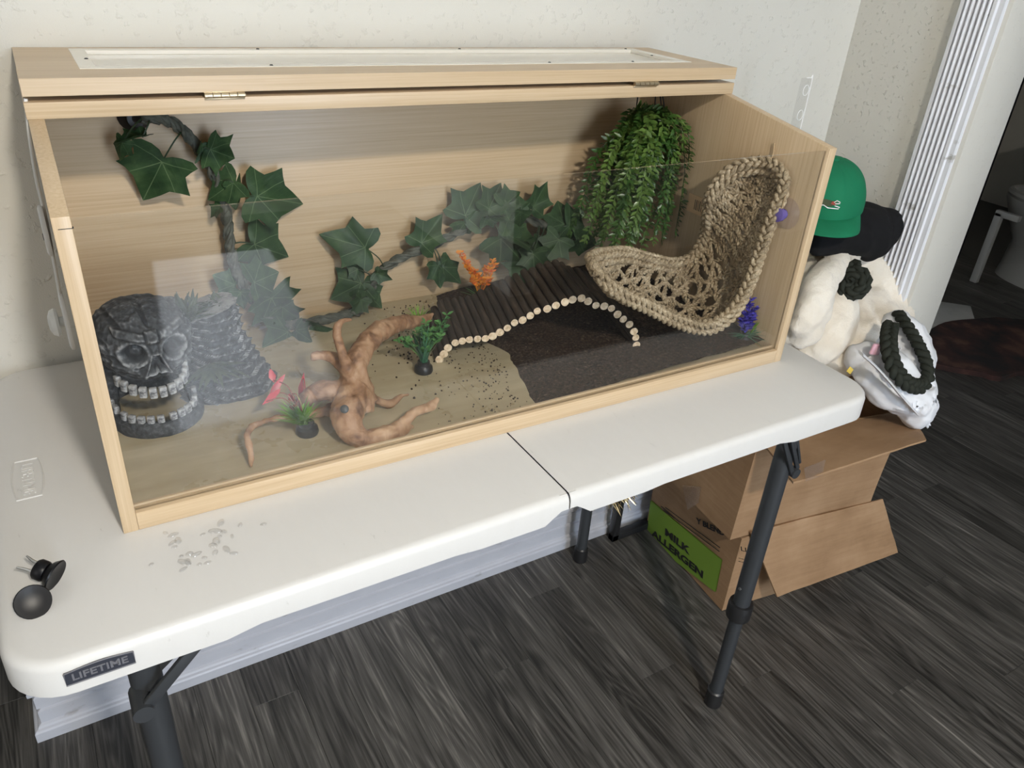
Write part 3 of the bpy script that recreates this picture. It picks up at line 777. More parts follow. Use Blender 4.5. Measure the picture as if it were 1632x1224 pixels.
# (base px, tip px, base depth, tip depth, width factor, mesh, roll)
leaves = [((262, 250), (227, 323), .055, .030, 1.02, 0, 0), ((232, 218), (180, 226), .06, .075, .62, 2, 1.15), ((196, 224), (187, 259), .07, .06, .75, 1, .5),
          ((330, 236), (376, 254), .045, .030, 1.05, 2, .2), ((322, 228), (312, 262), .045, .05, .7, 2, -.8), ((377, 288), (329, 319), .050, .035, 1.0, 0, .2), ((376, 292), (383, 339), .045, .030, .7, 1, -.5), ((352, 330), (334, 347), .04, .03, .8, 2, .6),
          ((400, 311), (487, 326), .035, .020, .86, 0, .0), ((398, 386), (466, 414), .030, .020, .95, 1, .1),
          ((400, 452), (447, 433), .045, .025, 1.2, 0, .0), ((377, 455), (341, 440), .04, .045, 1.3, 1, .0), ((383, 462), (388, 494), .05, .05, .9, 2, .4), ((430, 470), (452, 512), .055, .035, 1.25, 0, -.2), ((447, 486), (477, 512), .05, .04, .9, 2, .5),
          ((462, 528), (428, 588), .065, .10, 1.15, 1, .1), ((470, 530), (498, 578), .065, .11, .9, 0, .2), ((498, 548), (534, 560), .06, .085, .8, 2, .7), ((440, 520), (430, 556), .06, .07, .8, 2, -.4),
          ((589, 397), (510, 373), .035, .025, .82, 0, .0), ((581, 448), (526, 478), .035, .020, 1.05, 0, .1), ((572, 430), (552, 420), .03, .025, 1.6, 1, .1), ((578, 460), (612, 512), .04, .045, .85, 1, .2), ((577, 474), (560, 522), .045, .05, .85, 2, -.4), ((598, 434), (626, 447), .035, .045, .8, 2, .3),
          ((668, 393), (706, 340), .035, .020, .72, 2, -.1), ((738, 350), (768, 290), .040, .020, .98, 0, .05), ((740, 352), (751, 376), .04, .035, 1.5, 1, .2), ((697, 418), (704, 461), .04, .045, .85, 0, -.35), ((702, 422), (738, 455), .04, .05, .75, 1, .2),
          ((776, 338), (800, 290), .045, .020, .80, 2, .1), ((800, 330), (832, 305), .05, .03, .9, 0, .1), ((829, 334), (831, 366), .06, .05, 1.05, 1, .0), ((829, 332), (828, 311), .06, .05, 1.5, 1, .0), ((846, 334), (875, 288), .05, .025, .58, 2, .3),
          ((900, 362), (890, 318), .065, .03, 1.35, 0, .1), ((902, 358), (941, 378), .07, .06, 1.0, 1, -.1), ((772, 345), (812, 342), .06, .045, .5, 2, 1.0),
          ((793, 376), (838, 420), .06, .07, .95, 1, .1), ((800, 372), (862, 392), .055, .045, .62, 2, -.6), ((836, 422), (816, 455), .06, .08, 1.3, 0, .2), ((850, 400), (852, 445), .07, .09, 1.0, 2, .2), ((893, 378), (868, 420), .075, .085, 1.05, 0, -.1), ((918, 382), (958, 392), .08, .08, .8, 1, .2), ((862, 380), (842, 402), .06, .05, 1.2, 2, -.3)]
for q, ((bx, by), (tx, ty), d0, d1, wf, mi, roll) in enumerate(leaves):
    B_, T_ = bp(bx, by, d0), bp(tx, ty, d1)
    if B_.z < TFZ + .008: B_.z = TFZ + .008
    if T_.z < TFZ + .006: T_.z = TFZ + .006
    u = T_ - B_; ln = u.length / 1.0; u.normalize()
    nrm = (CAMP - B_).normalized() * .75 + V((0, -.5, .15)); nrm = (nrm - u * nrm.dot(u)).normalized()
    nrm = Quaternion(u, roll + random.uniform(-.12, .12)) @ nrm
    vv_ = nrm.cross(u)
    mw = Matrix.Translation(B_) @ Matrix((u, vv_, nrm)).transposed().to_4x4() @ Matrix.Diagonal((ln, ln * wf, ln, 1))
    lf = inst('leaf', LEAF[mi], mw, vt)
    # petiole from the nearest stem point
    s = min(stem_path, key=lambda p: (p - B_).length)
    if (s - B_).length > .014:
        m_ = (s + B_) / 2 + V((0, -.006, .004)); bb = NB(); tube(bb, catmull([s, m_, B_ + u * ln * .1], 6), .0011, 6)
        o = part('petiole', bb, M_PETIOLE, vt)
# ================================================================== HANGING FERN in the back right corner
root = V((.468, .515, 1.100))
fn = thing('hanging_fern', 'bushy bright green plastic fern bunch hanging in the back right corner', 'artificial plant', root)
def leaflet(bm, p, d, up, ln, wd, mi=0):
    d = d.normalized(); s = d.cross(up).normalized(); n = s.cross(d)
    a = bm.verts.new(p); m1 = bm.verts.new(p + d * ln * .45 + s * wd + n * wd * .25); m2 = bm.verts.new(p + d * ln * .45 - s * wd + n * wd * .25)
    c = bm.verts.new(p + d * ln * .5 + n * .0); e = bm.verts.new(p + d * ln * .82 + s * wd * .55); g = bm.verts.new(p + d * ln * .82 - s * wd * .55); t = bm.verts.new(p + d * ln - n * wd * .3)
    for f in ((a, m1, c), (a, c, m2), (m1, e, c), (c, g, m2), (c, e, t), (c, t, g)):
        bm.faces.new(f).material_index = mi
def fern_clamp(p):
    p.x = min(p.x, XR - .004); p.y = min(p.y, yb(p.x) - .004); return p
random.seed(17)
sil = ((1.10, .440, .492), (1.075, .405, .505), (1.03, .378, .515), (.98, .362, .517), (.92, .350, .515), (.87, .345, .512), (.83, .36, .50))
def sil_x(z):
    for (z0, a0, b0), (z1, a1, b1) in zip(sil, sil[1:]):
        if z <= z0 and z >= z1:
            t = (z0 - z) / (z0 - z1); return a0 + (a1 - a0) * t, b0 + (b1 - b0) * t
    return (.448, .492) if z > 1.1 else (.36, .50)
for k in range(64):
    ez = .848 + .06 * random.random() if k < 26 else random.uniform(.90, 1.07)
    a0, b0 = sil_x(ez); u = (k * .618) % 1.0
    ex = a0 + (b0 - a0) * u; ey = random.uniform(.425, .49) if k % 4 else random.uniform(.49, .54)
    if k % 3 == 0 and u > .6: ey = random.uniform(.42, .45)
    r0 = root + V((random.uniform(-.015, .015), random.uniform(-.012, .012), random.uniform(-.008, .006)))
    e = V((ex, ey, ez)); zm = r0.z * .62 + ez * .38; a1, b1 = sil_x(zm)
    m1 = V((a1 + (b1 - a1) * (.5 + (u - .5) * .9), r0.y + (ey - r0.y) * .85 - .008, zm + .012))
    path = resample(catmull([r0, r0.lerp(m1, .5) + V((0, -.004, .010)), m1, m1.lerp(e, .55) + V((0, -.004, 0)), e], 10), .0088)
    bm = NB(); tube(bm, path[::2] if len(path) > 5 else path, .0009, 4)
    F = frames(path)
    for i in range(1, len(path)):
        t = i / len(path); T_ = F[i][0]
        out = V((ex - .47, -.05 - .04 * random.random(), .02)).normalized()
        sd = T_.cross(out); sd = sd.normalized() if sd.length > .1 else V((1, 0, 0))
        for s in (-1, 1, 0):
            if s == 0 and random.random() < .45: continue
            ln = random.uniform(.012, .018) * (1.0 if t < .8 else .8)
            dd = sd * s * random.uniform(.6, 1) + T_ * random.uniform(.25, .8) + out * random.uniform(.15, .95) + V([random.uniform(-.3, .3) for _ in range(3)])
            leaflet(bm, path[i].copy(), dd, (out + V((0, 0, .6)) + V([random.uniform(-.3, .3) for _ in range(3)])).normalized(), ln, ln * random.uniform(.17, .24))
    for v in bm.verts: fern_clamp(v.co)
    part('frond', bm, M_FERN if k % 3 else M_FERN2, fn, 'raw')
for px0, px1 in ((1017, 1012), (1068, 1070), (1045, 1042), (1052, 1056)):
    p0 = at(px0, 150, y=.53); p1 = at(px1, 190, y=.51); p0.x = min(p0.x, XR - .004)
    p0.z = min(p0.z, ZT + THT - .001); p1.x = min(p1.x, XR - .004)
    b = NB(); tube(b, [p0, p1], .0012, 6); part('hanging_cord', b, M_BLACKPL, fn)

# ================================================================== SKULL HIDE
sk = thing('skull_hide', 'grey resin skull cave with open jaw joined to a layered rock stump', 'reptile hide', (-.408, .330, TFZ), .10)
def g2(x, z, x0, z0, rx, rz, p=2): return math.exp(-(((x - x0) / rx) ** 2 + ((z - z0) / rz) ** 2) ** (p / 2))
bm = NB(); nu, nv = 210, 130
def edge(d, soft):          # 1 inside (d < 0) .. 0 outside
    return 1 / (1 + math.exp(max(-40, min(40, d / soft))))
def skull_pt(u, v):
    th = 2 * PI * u - .80 * math.sin(2 * PI * u); ph = PI * v
    d = V((math.sin(ph) * math.sin(th), -math.sin(ph) * math.cos(th), math.cos(ph)))
    fr = max(0.0, -d.y)
    c = V((0, .064, .112)); sgn = lambda q_, e_: math.copysign(abs(q_) ** e_, q_); p = c + V((sgn(d.x, .82) * .0575, sgn(d.y, .92) * .064, sgn(d.z, .80) * .047))
    if p.z < .112:
        k = (.112 - p.z) / .052; p.x *= 1 - .08 * k * k; p.y = c.y + (p.y - c.y) * (1 + .16 * k * fr)
    x, z = p.x, p.z; off = 0.0
    if d.y < .25:
        f = min(1.0, max(0.0, (.25 - d.y) / .35)); ax = abs(x)
        ed = math.hypot((ax - .0230) / 1.05, z - .1165)
        off += .0034 * edge(abs(ed - .0146) - .0024, .0007)
        off -= .0190 * edge(ed - .0116, .0007)
        # brow bars, slanting down towards the nose
        zz = z - .1375 - .22 * (ax - .022)
        off += .0058 * edge(max(ax - .0385, .0085 - ax) , .0006) * edge(abs(zz) - .0042, .0006)
        off += .0058 * edge(max(abs(x) - .0066, abs(z - .1345) - .0062), .0006)
        off += .0030 * edge(max(ax - .0035, abs(z - .1165) - .014), .0007)
        # nose: a triangular opening with a raised rim
        hw = .0026 + .0088 * (.113 - z) / .024
        dn = max((ax - hw) * .93, z - .112, .0885 - z + .0035 * max(0, 1 - ax / .003))
        off += .0040 * edge(abs(dn - .0014) - .0015, .0005)
        off -= .0120 * edge(dn, .0006)
        # cheek plates and upper lip
        off += .0038 * edge(max(abs(ax - .0335) - .0130, abs(z - .0965 - .25 * (ax - .03)) - .0042), .0007)
        off += .0030 * edge(max(abs(ax - .0180) - .0060, abs(z - .0830) - .0052), .0007)
        off += .0040 * edge(max(abs(ax - .0480) - .0055, abs(z - .1210) - .0065), .0007)
        if z > .143:
            g = abs(math.sin(math.atan2(x, .030 + (z - .143) * .6) * 3.6 + .5 * noise.noise((x * 50, z * 50, 0))))
            off -= .0040 * edge(g - .20, .05) * min(1, (z - .143) / .004)
        off += .0036 * math.exp(-((z - .0705) / .0055) ** 2) * max(0, 1 - (ax / .055) ** 4)
        off *= f
    if abs(x) > .046 or d.y > .1: off -= .0035 * edge(abs(math.sin(z * 135 + x * 25 + 2 * noise.noise((x * 20, p.y * 20, z * 20)))) - .25, .06)
    off += .0016 * noise.noise((p.x * 110, p.y * 110, p.z * 110)) + .0008 * noise.noise((p.x * 260, p.y * 260, p.z * 260))
    p = p + d * off
    if p.z < .066: p.z = .066 + (p.z - .066) * .04
    return p
vs = [[bm.verts.new(skull_pt(i / nu, (j + .02) / (nv + .04))) for i in range(nu)] for j in range(nv + 1)]
for j in range(nv):
    for i in range(nu): bm.faces.new((vs[j][i], vs[j + 1][i], vs[j + 1][(i + 1) % nu], vs[j][(i + 1) % nu]))
bm.faces.new(vs[0]); bm.faces.new(list(reversed(vs[nv])))
part('skull', bm, M_ROCK, sk, 60, True)
# lower jaw on the floor and the side pillars that carry the skull
jaw = [V((-.046, .125, .016)), V((-.050, .09, .016)), V((-.049, .05, .016)), V((-.040, .020, .016)), V((-.022, .004, .016)), V((0, -.002, .016)), V((.022, .004, .016)), V((.040, .020, .016)), V((.049, .05, .016)), V((.052, .09, .016)), V((.048, .125, .016))]
jp = [V((p.x, p.y, .0105)) for p in catmull(jaw, 6)]; bm = NB()
F = frames(jp); rings = []
for i, p in enumerate(jp):
    ring = []
    for a, (dx, dz) in enumerate([(-.009, -.0105), (-.010, -.003), (-.0085, .0055), (-.004, .0080), (.003, .0075), (.006, .002), (.007, -.0105)]):
        nrm = F[i][0].cross(V((0, 0, 1))).normalized()
        n_ = noise.noise((p.x * 70 + dx * 200, p.y * 70, dz * 90)) * .0022
        ring.append(bm.verts.new(p + nrm * (-(dx + n_)) + V((0, 0, dz + (n_ if dz > -.01 else 0)))))
    rings.append(ring)
for A, B in zip(rings, rings[1:]):
    for k in range(7): bm.faces.new((A[k], A[(k + 1) % 7], B[(k + 1) % 7], B[k]))
bm.faces.new(rings[0]); bm.faces.new(list(reversed(rings[-1])))
for s in (-1, 1):
    pts = [V((s * .047, .115, 0)), V((s * .046, .11, .03)), V((s * .043, .10, .06)), V((s * .041, .095, .09))]
    tube(bm, catmull(pts, 5), lambda t: .013 + .003 * math.sin(t * 3), 12, jitter=.10)
    tube(bm, catmull([V((s * .047, .085, 0)), V((s * .047, .078, .03)), V((s * .043, .068, .075))], 5), lambda t: .008, 10, jitter=.1)
tube(bm, catmull([V((-.04, .125, .0)), V((0, .140, .0)), V((.04, .125, .0))], 8), .012, 10)
box(bm, (-.045, .125, 0), (.045, .14, .09), .004)
part('jaw', bm, M_ROCK2, sk, 50, True)
def tooth_me(h, wd):
    t = NB(); box(t, (-wd / 2, -.0035, 0), (wd / 2, .0035, h), .0016); box(t, (-wd / 2 * .8, -.0038, h * .1), (wd / 2 * .8, .003, h * .6), .001)
    return fin(t, 'tooth', M_TOOTH)
up_t, lo_t = tooth_me(.0145, .0092), tooth_me(.0120, .0090)
for k in range(11):
    a = -1.30 + 2.60 * k / 10; x = .043 * math.sin(a); y = .060 - .0655 * math.cos(a)
    inst('tooth', up_t, WM[sk.name] @ Matrix.Translation((x, y, .0560 + .0035 * (abs(a) / 1.3) ** 2)) @ Matrix.Rotation(a, 4, 'Z'), sk)
for k in range(14):
    i = int(len(jp) * (.16 + .68 * k / 13)); p = jp[i]; tg = F[i][0]
    inst('tooth', lo_t, WM[sk.name] @ Matrix.Translation((p.x, p.y, .0160)) @ Matrix.Rotation(math.atan2(tg.y, tg.x), 4, 'Z'), sk)
# layered rock stump at the skull's right
bm = NB(); nu, nv = 110, 130; SXc, SYc = .098, .085
vs = []
for j in range(nv + 1):
    t = j / nv; row = []
    for i in range(nu):
        a = 2 * PI * i / nu; ca, sa = math.cos(a), math.sin(a)
        zz = t * .124
        base = .050 - .008 * t + .016 * max(0, 1 - t * 1.6) * max(0, ca) + .010 * max(0, 1 - t * 3)
        lay = (zz + .010 * ca + .004 * math.sin(a * 3) + .004 * noise.noise((ca * 2, sa * 2, zz * 8))) / .0118
        saw = lay - math.floor(lay)
        r = base + .0058 * (saw ** 2.2) - .0022 + .0035 * noise.noise((ca * 3, sa * 3, zz * 45)) + .0012 * noise.noise((ca * 14, sa * 14, zz * 160))
        row.append(bm.verts.new((SXc + r * ca - .012 * t, SYc + r * sa * .95, zz + (.010 * ca * t - .004 * t * sa))))
    vs.append(row)
for j in range(nv):
    for i in range(nu): bm.faces.new((vs[j][i], vs[j][(i + 1) % nu], vs[j + 1][(i + 1) % nu], vs[j + 1][i]))
bm.faces.new(list(reversed(vs[0])))
ellipsoid(bm, (.046, .098, .085), (.040, .040, .056), seg=28); c_ = bm.verts.new((SXc - .012, SYc, .129))
for i in range(nu): bm.faces.new((vs[nv][i], vs[nv][(i + 1) % nu], c_))
part('rock_stump', bm, M_ROCK, sk, 60, True)
def spike(bm, p, d, ln, wd, bend=.2):
    d = V(d).normalized(); q = [V(p) + d * ln * t + V((0, 0, -bend * ln * t * t)) for t in (0, .35, .7, 1)]
    tube(bm, q, [wd, wd * .9, wd * .55, wd * .06], 5, flat=.45)
for (c, nsp, ln, az0, az1, el) in (((.062, .070, .118), 38, .052, 0, 2 * PI, .8), ((.076, .030, .062), 24, .040, -2.9, -.2, .05), ((.105, .078, .122), 16, .032, 0, 2 * PI, .6)):
    bm = NB()
    for k in range(nsp):
        a = az0 + (az1 - az0) * random.random(); e = el + random.uniform(-.35, .65)
        spike(bm, V(c) + V((random.uniform(-.012, .012), random.uniform(-.008, .008), 0)), (math.cos(a) * math.cos(e), math.sin(a) * math.cos(e), math.sin(e)), ln * random.uniform(.7, 1.1), .0042, .25)
    part('moulded_grass', bm, M_ROCKGREEN, sk, 60, True, label='green grey moulded grass tuft')

# ================================================================== DRIFTWOOD
dw = thing('driftwood', 'pale brown spider root driftwood with curling branches in front centre', 'driftwood', (-.18, .25, TFZ))
bm = NB()
def limb(pts, rs, n=10):
    P = catmull([at(px, py, y=yv) for px, py, yv in pts], 6)
    for p in P: p.z = max(p.z, TFZ + .004)
    m = len(pts) - 1
    def rad(t):
        s = t * m; i = min(int(s), m - 1); return rs[i] + (rs[i + 1] - rs[i]) * (s - i)
    tube(bm, P, rad, n, jitter=.07)
limb([(572, 640, .262), (566, 610, .265), (566, 580, .27), (582, 552, .29), (606, 527, .32), (640, 515, .35), (672, 511, .375), (690, 500, .39)], [.026, .021, .0165, .0145, .0145, .012, .0085, .004])
limb([(574, 600, .262), (556, 592, .258), (545, 562, .255), (537, 530, .26), (543, 513, .265), (562, 509, .27)], [.014, .011, .0062, .0052, .0048, .0022])
limb([(566, 610, .27), (550, 588, .275), (532, 570, .28), (515, 567, .285), (496, 568, .288)], [.013, .0105, .0085, .0068, .0052])
limb([(562, 625, .262), (540, 625, .262), (515, 622, .265), (497, 630, .267), (478, 645, .268), (470, 655, .27)], [.018, .016, .013, .012, .009, .004])
limb([(545, 650, .262), (520, 655, .275), (490, 660, .285), (455, 664, .280), (420, 672, .262), (400, 682, .245), (394, 700, .228), (400, 722, .215), (400, 747, .206)], [.014, .008, .0058, .0048, .0042, .0042, .0042, .004, .0024])
limb([(566, 620, .255), (556, 648, .232), (553, 668, .215), (563, 690, .205), (588, 702, .2), (614, 703, .198), (630, 690, .20), (644, 672, .204), (664, 656, .21), (686, 648, .216), (697, 635, .222)], [.022, .022, .021, .0165, .0135, .0145, .012, .0078, .0066, .0072, .0028])
limb([(574, 630, .26), (590, 634, .262), (608, 642, .265), (624, 643, .265), (638, 632, .27), (652, 629, .275)], [.015, .0075, .0055, .0052, .0042, .0018])
limb([(575, 660, .24), (572, 640, .25), (574, 615, .26)], [.018, .022, .018])
limb([(620, 703, .198), (640, 693, .2), (650, 680, .203), (660, 682, .204)], [.012, .008, .005, .002])
o = part('root_wood', bm, M_DRIFT, dw); remesh(o, .0022, 4); bake(o)
for v in o.data.vertices:
    c = v.co; g = noise.noise(V((c.x * 75, c.y * 75, c.z * 38))); v.co += v.normal * (.0022 * (.3 - abs(g)) + .0011 * noise.noise(c * 150) + .0016 * noise.noise(c * 42))
b = NB(); p = at(549, 652, y=.206); lathe(b, [(0, .0015), (.004, .0012), (.0055, 0), (.0, -.004)], 14, 0, Matrix.Translation(p) @ align(CAMP - p)); part('knot', b, M_STEEL, dw, label='small grey cut knot on the front')

# ================================================================== SMALL ARTIFICIAL PLANTS
def blade(bm, p, d, ln, wd, bend=.35, mi=0, nseg=4):
    d = V(d).normalized(); s = d.cross(V((0, 0, 1)))
    s = s.normalized() if s.length > .05 else V((1, 0, 0)); prev = None
    h = V((d.x, d.y, 0)); h = h.normalized() if h.length > .01 else V((1, 0, 0))
    for k in range(nseg + 1):
        t = k / nseg; c = V(p) + d * ln * t + (h * .5 - V((0, 0, .5))) * (bend * ln * t * t); wv = wd * (1 - t) ** .7 * (1 if k else .6)
        if k == nseg:
            v = bm.verts.new(c); bm.faces.new((prev[0], prev[1], v)).material_index = mi; return
        n = s.cross(d).normalized() * wv * .4
        cur = (bm.verts.new(c - s * wv), bm.verts.new(c + s * wv))
        if prev: bm.faces.new((prev[0], prev[1], cur[1], cur[0])).material_index = mi
        prev = cur
def pot(t, p, r=.0135, h=.016):
    b = NB(); lathe(b, [(0, 0), (r * 1.0, 0), (r * 1.08, .003), (r * 1.0, h * .55), (r * .74, h * .72), (r * .70, h), (r * .55, h), (0, h * .8)], 20, 0, Matrix.Translation(p)); part('base', b, M_BLACKPL, t, label='black round base')
def tuft(t, name, p, n, ln, wd, spread, m, tilt=(0, 0, 0), bend=.35):
    b = NB()
    for k in range(n):
        a = random.uniform(0, 2 * PI); e = random.uniform(0, spread)
        blade(b, V(p) + V((random.uniform(-.004, .004), random.uniform(-.004, .004), 0)), V((math.cos(a) * math.sin(e), math.sin(a) * math.sin(e), math.cos(e))) + V(tilt), ln * random.uniform(.6, 1.1), wd, bend)
    return part(name, b, m, t, 'raw')
# red one left of the driftwood
p = at(490, 690, z=TFZ); p.z = TFZ
rp = thing('red_plant', 'small red leaved plastic plant with grass tuft beside the driftwood', 'artificial plant', p)
pot(rp, p, .014, .017); tuft(rp, 'grass', p + V((-.004, 0, .015)), 120, .046, .0026, .85, M_GRASSB, (-.20, -.05, .1))
for (tx, ty, sx_, sy_, yv) in ((432, 628, 452, 600, .285), (424, 640, 445, 622, .27), (483, 604, 478, 640, .29), (462, 630, 468, 640, .275), (436, 606, 431, 590, .30), (470, 647, 462, 652, .262)):
    e = at(tx, ty, y=yv); b = NB()
    pth = catmull([p + V((-.004, .0, .016)), p.lerp(e, .5) + V((0, .0, .028)), e], 8); tube(b, pth, .0009, 5)
    part('stem', b, M_REDSTEM, rp)
    b = NB(); q = at(sx_, sy_, y=yv + .008); d = (q - e); leaflet(b, e - d * .30, d, V((-.2, -1, .3)), d.length * 1.45, .0048, 0); part('leaf', b, M_RED, rp, 'raw', label='red plastic leaf')
# green one at the left foot of the bridge
p = at(675, 592, z=TFZ); p.z = TFZ
gp_ = thing('green_plant', 'tall green plastic grass plant with leafy top at left end of bridge', 'artificial plant', p)
pot(gp_, p, .0135, .018); tuft(gp_, 'grass', p + V((0, 0, .017)), 130, .064, .0020, .62, M_TEAL, (0, 0, .2), .18)
b = NB()
for k in range(17):
    a = random.uniform(0, 2 * PI); e_ = random.uniform(.1, .75); d = V((math.cos(a) * math.sin(e_), math.sin(a) * math.sin(e_) * .6, math.cos(e_)))
    if k < 2: d = V((.50, -.05, 1.0 + .2 * k)).normalized()
    ln = random.uniform(.050, .070) * (1.2 if k < 2 else 1)
    pth = catmull([p + V((0, 0, .017)), p + V((0, 0, .017)) + d * ln * .5, p + V((0, 0, .017)) + d * ln + V((d.x * .01, 0, -.004))], 4); tube(b, pth, .0007, 4)
    for i in range(5, len(pth)):
        for j in range(4):
            aa = random.uniform(0, 2 * PI); leaflet(b, pth[i].copy(), V((math.cos(aa), math.sin(aa), .5)), V((0, -.5, 1)), random.uniform(.007, .012), .0022)
part('leafy_sprigs', b, M_GRASS, gp_, 'raw')
# orange one behind the bridge
p = at(765, 474, y=.535); zb = p.z - .012
op = thing('orange_plant', 'orange flowering plastic plant with green leaves behind the stick bridge', 'artificial plant', (p.x, p.y, TFZ))
b = NB(); tube(b, [V((p.x, p.y, TFZ)), V((p.x, p.y, p.z + .004))], .0035, 8); lathe(b, [(0, 0), (.013, 0), (.014, .004), (.009, .014), (0, .016)], 18, 0, Matrix.Translation((p.x, p.y, TFZ))); part('base', b, M_BLACKPL, op)
tuft(op, 'grass', p + V((0, 0, -.004)), 60, .038, .0014, 1.15, M_GRASS, (0, 0, .1), .4)
for (tx, ty) in ((733, 404), (738, 412), (747, 425), (756, 432), (763, 438), (775, 426), (785, 417), (790, 422), (770, 446), (782, 444), (752, 446)):
    e = at(tx, ty, y=.535 + random.uniform(-.012, .012)); b = NB(); pth = catmull([p, p.lerp(e, .5) + V((0, 0, .004)), e], 7); tube(b, pth, .0007, 4)
    for i in range(8, len(pth)):
        for j in range(5):
            aa = random.uniform(0, 2 * PI); leaflet(b, pth[i] + V([random.uniform(-.002, .002) for _ in range(3)]), V((math.cos(aa), math.sin(aa), .6)), V((0, -.6, 1)), random.uniform(.005, .009), .0020)
    part('flower_spike', b, M_ORANGE, op, 'raw')
# indigo one in the front right corner
p = V((XR - .026, .205, TFZ + .012))
pp_ = thing('purple_plant', 'indigo flowering plastic plant with green fan leaves in the front right corner', 'artificial plant', p)
pot(pp_, p, .012, .012)
b = NB()
for k in range(30):
    a = random.uniform(PI * .75, PI * 2.1); e_ = random.uniform(-.05, .35); d = V((math.cos(a) * math.cos(e_), math.sin(a) * .45 * math.cos(e_), math.sin(e_)))
    blade(b, p + V((-.002, -.004, .010)), d, random.uniform(.024, .042), .0016, .1)
part('fan_leaves', b, M_TEAL, pp_, 'raw'); 
b = NB()
for k in range(30):
    a = random.uniform(-.5, 1.2); blade(b, p + V((.006, -.006, .010)), V((.35 * math.cos(a), -.1, .8 + .3 * math.sin(a))), random.uniform(.018, .030), .0014, .1)
for v in b.verts: v.co.x = min(v.co.x, XR - .0015)
part('grass', b, M_GRASSB, pp_, 'raw')
for k, (dx, dz) in enumerate(((-.012, .052), (-.003, .074), (.006, .058), (-.006, .064), (-.018, .040), (.010, .042))):
    b = NB(); pth = catmull([p + V((0, 0, .012)), p + V((dx * .5, -.002, dz * .55)), p + V((dx, -.004 + .006 * (k % 2), dz))], 6); tube(b, pth, .0008, 4)
    for i in range(4, len(pth)):
        for j in range(6):
            aa = random.uniform(0, 2 * PI); leaflet(b, pth[i].copy(), V((math.cos(aa), math.sin(aa), .5)), V((0, -.6, 1)), random.uniform(.007, .012), .0021)
    for v in b.verts: v.co.x = min(v.co.x, XR - .0015)
    part('flower_spike', b, M_PURPLE, pp_, 'raw')
# little sprig behind the driftwood tip
p = at(668, 508, y=.50); p.z = max(p.z, TFZ + .004)
sp_ = thing('green_sprig', 'tiny bright green plastic sprig behind the driftwood branch tip', 'artificial plant', (p.x, p.y, TFZ))
b = NB(); lathe(b, [(0, 0), (.008, 0), (.008, .004), (0, .006)], 14, 0, Matrix.Translation((p.x, p.y, TFZ))); part('base', b, M_BLACKPL, sp_)
tuft(sp_, 'grass', V((p.x, p.y, TFZ + .004)), 26, .034, .0018, .9, M_GRASSB)

# ================================================================== STICK BRIDGE
fpx = [(165, 708), (195, 673), (222, 636), (267, 597), (312, 581), (362, 578), (411, 575), (463, 567), (512, 552), (557, 526), (607, 502), (652, 465), (704, 445), (755, 424), (801, 395), (868, 378), (920, 354), (979, 332), (1032, 317), (1089, 308), (1132, 330), (1180, 350), (1238, 356), (1283, 372), (1323, 413), (1362, 447), (1402, 476), (1428, 521), (1444, 567), (1447, 615), (1443, 668)]
br_ = thing('stick_bridge', 'arched bridge of dark bark sticks with pale cut ends spanning the soil edge', 'bridge', (.15, .33, TFZ), -.30)
sd = V((.30, .954, 0)).normalized(); SLEN = .150
def stick_mesh(seed):
    random.seed(seed); bm = NB()
    path = [V((random.uniform(-.0004, .0004), SLEN * k / 6, random.uniform(-.0004, .0004))) for k in range(7)]
    tube(bm, path, lambda t: .0066 + (.0 if t > .02 else -.0003), 12, 0, capmi=1, jitter=.05)
    return fin(bm, 'stick', [M_BARK, M_CUT], 50)
sms = [stick_mesh(k) for k in range(4)]; random.seed(5)
MB_ = align(V((0, 0, 1)))
for k, (a, c) in enumerate(fpx):
    P = atp(660 + a / 4.08, 400 + c / 4.08, (-.006, .358, .775), (.098, .316, 0))
    P = P + sd * random.uniform(-.002, .002)
    sc_ = random.uniform(.93, 1.08)
    mw = Matrix.Translation(P) @ Matrix((V((sd.y, -sd.x, 0)), sd, V((0, 0, 1)))).transposed().to_4x4() @ Matrix.Rotation(random.uniform(0, 6), 4, 'Y') @ Matrix.Diagonal((sc_, random.uniform(.97, 1.03), sc_, 1))
    inst('stick', sms[k % 4], mw, br_)

# ================================================================== SEAGRASS HAMMOCK
near = [(950, 430), (985, 460), (1030, 482), (1075, 504), (1120, 517), (1152, 507), (1178, 480), (1198, 440), (1213, 395), (1229, 350), (1243, 315), (1252, 287)]
far = [(958, 404), (998, 401), (1038, 411), (1072, 418), (1098, 412), (1116, 390), (1126, 360), (1126, 334), (1133, 307), (1150, 282), (1172, 266), (1202, 258)]
yf = [.300, .335, .355, .365, .362, .352, .340, .33, .32, .31, .295, .27]
XM = XR - .010
def atx(px, py, y):
    p = at(px, py, y=y)
    if p.x > XM: p = at(px, py, x=XM)
    return p
NP = [atx(px, py, .205 + (.012 if i == 0 else 0)) for i, (px, py) in enumerate(near)]
FP = [atx(px, py, y) for (px, py), y in zip(far, yf)]
hm = thing('seagrass_hammock', 'woven seagrass reptile lounger bent like a chair against the right panel', 'hammock', (NP[4].x, .28, NP[4].z))
Nc, Fc = catmull(NP, 10), catmull(FP, 10); ns = len(Nc)
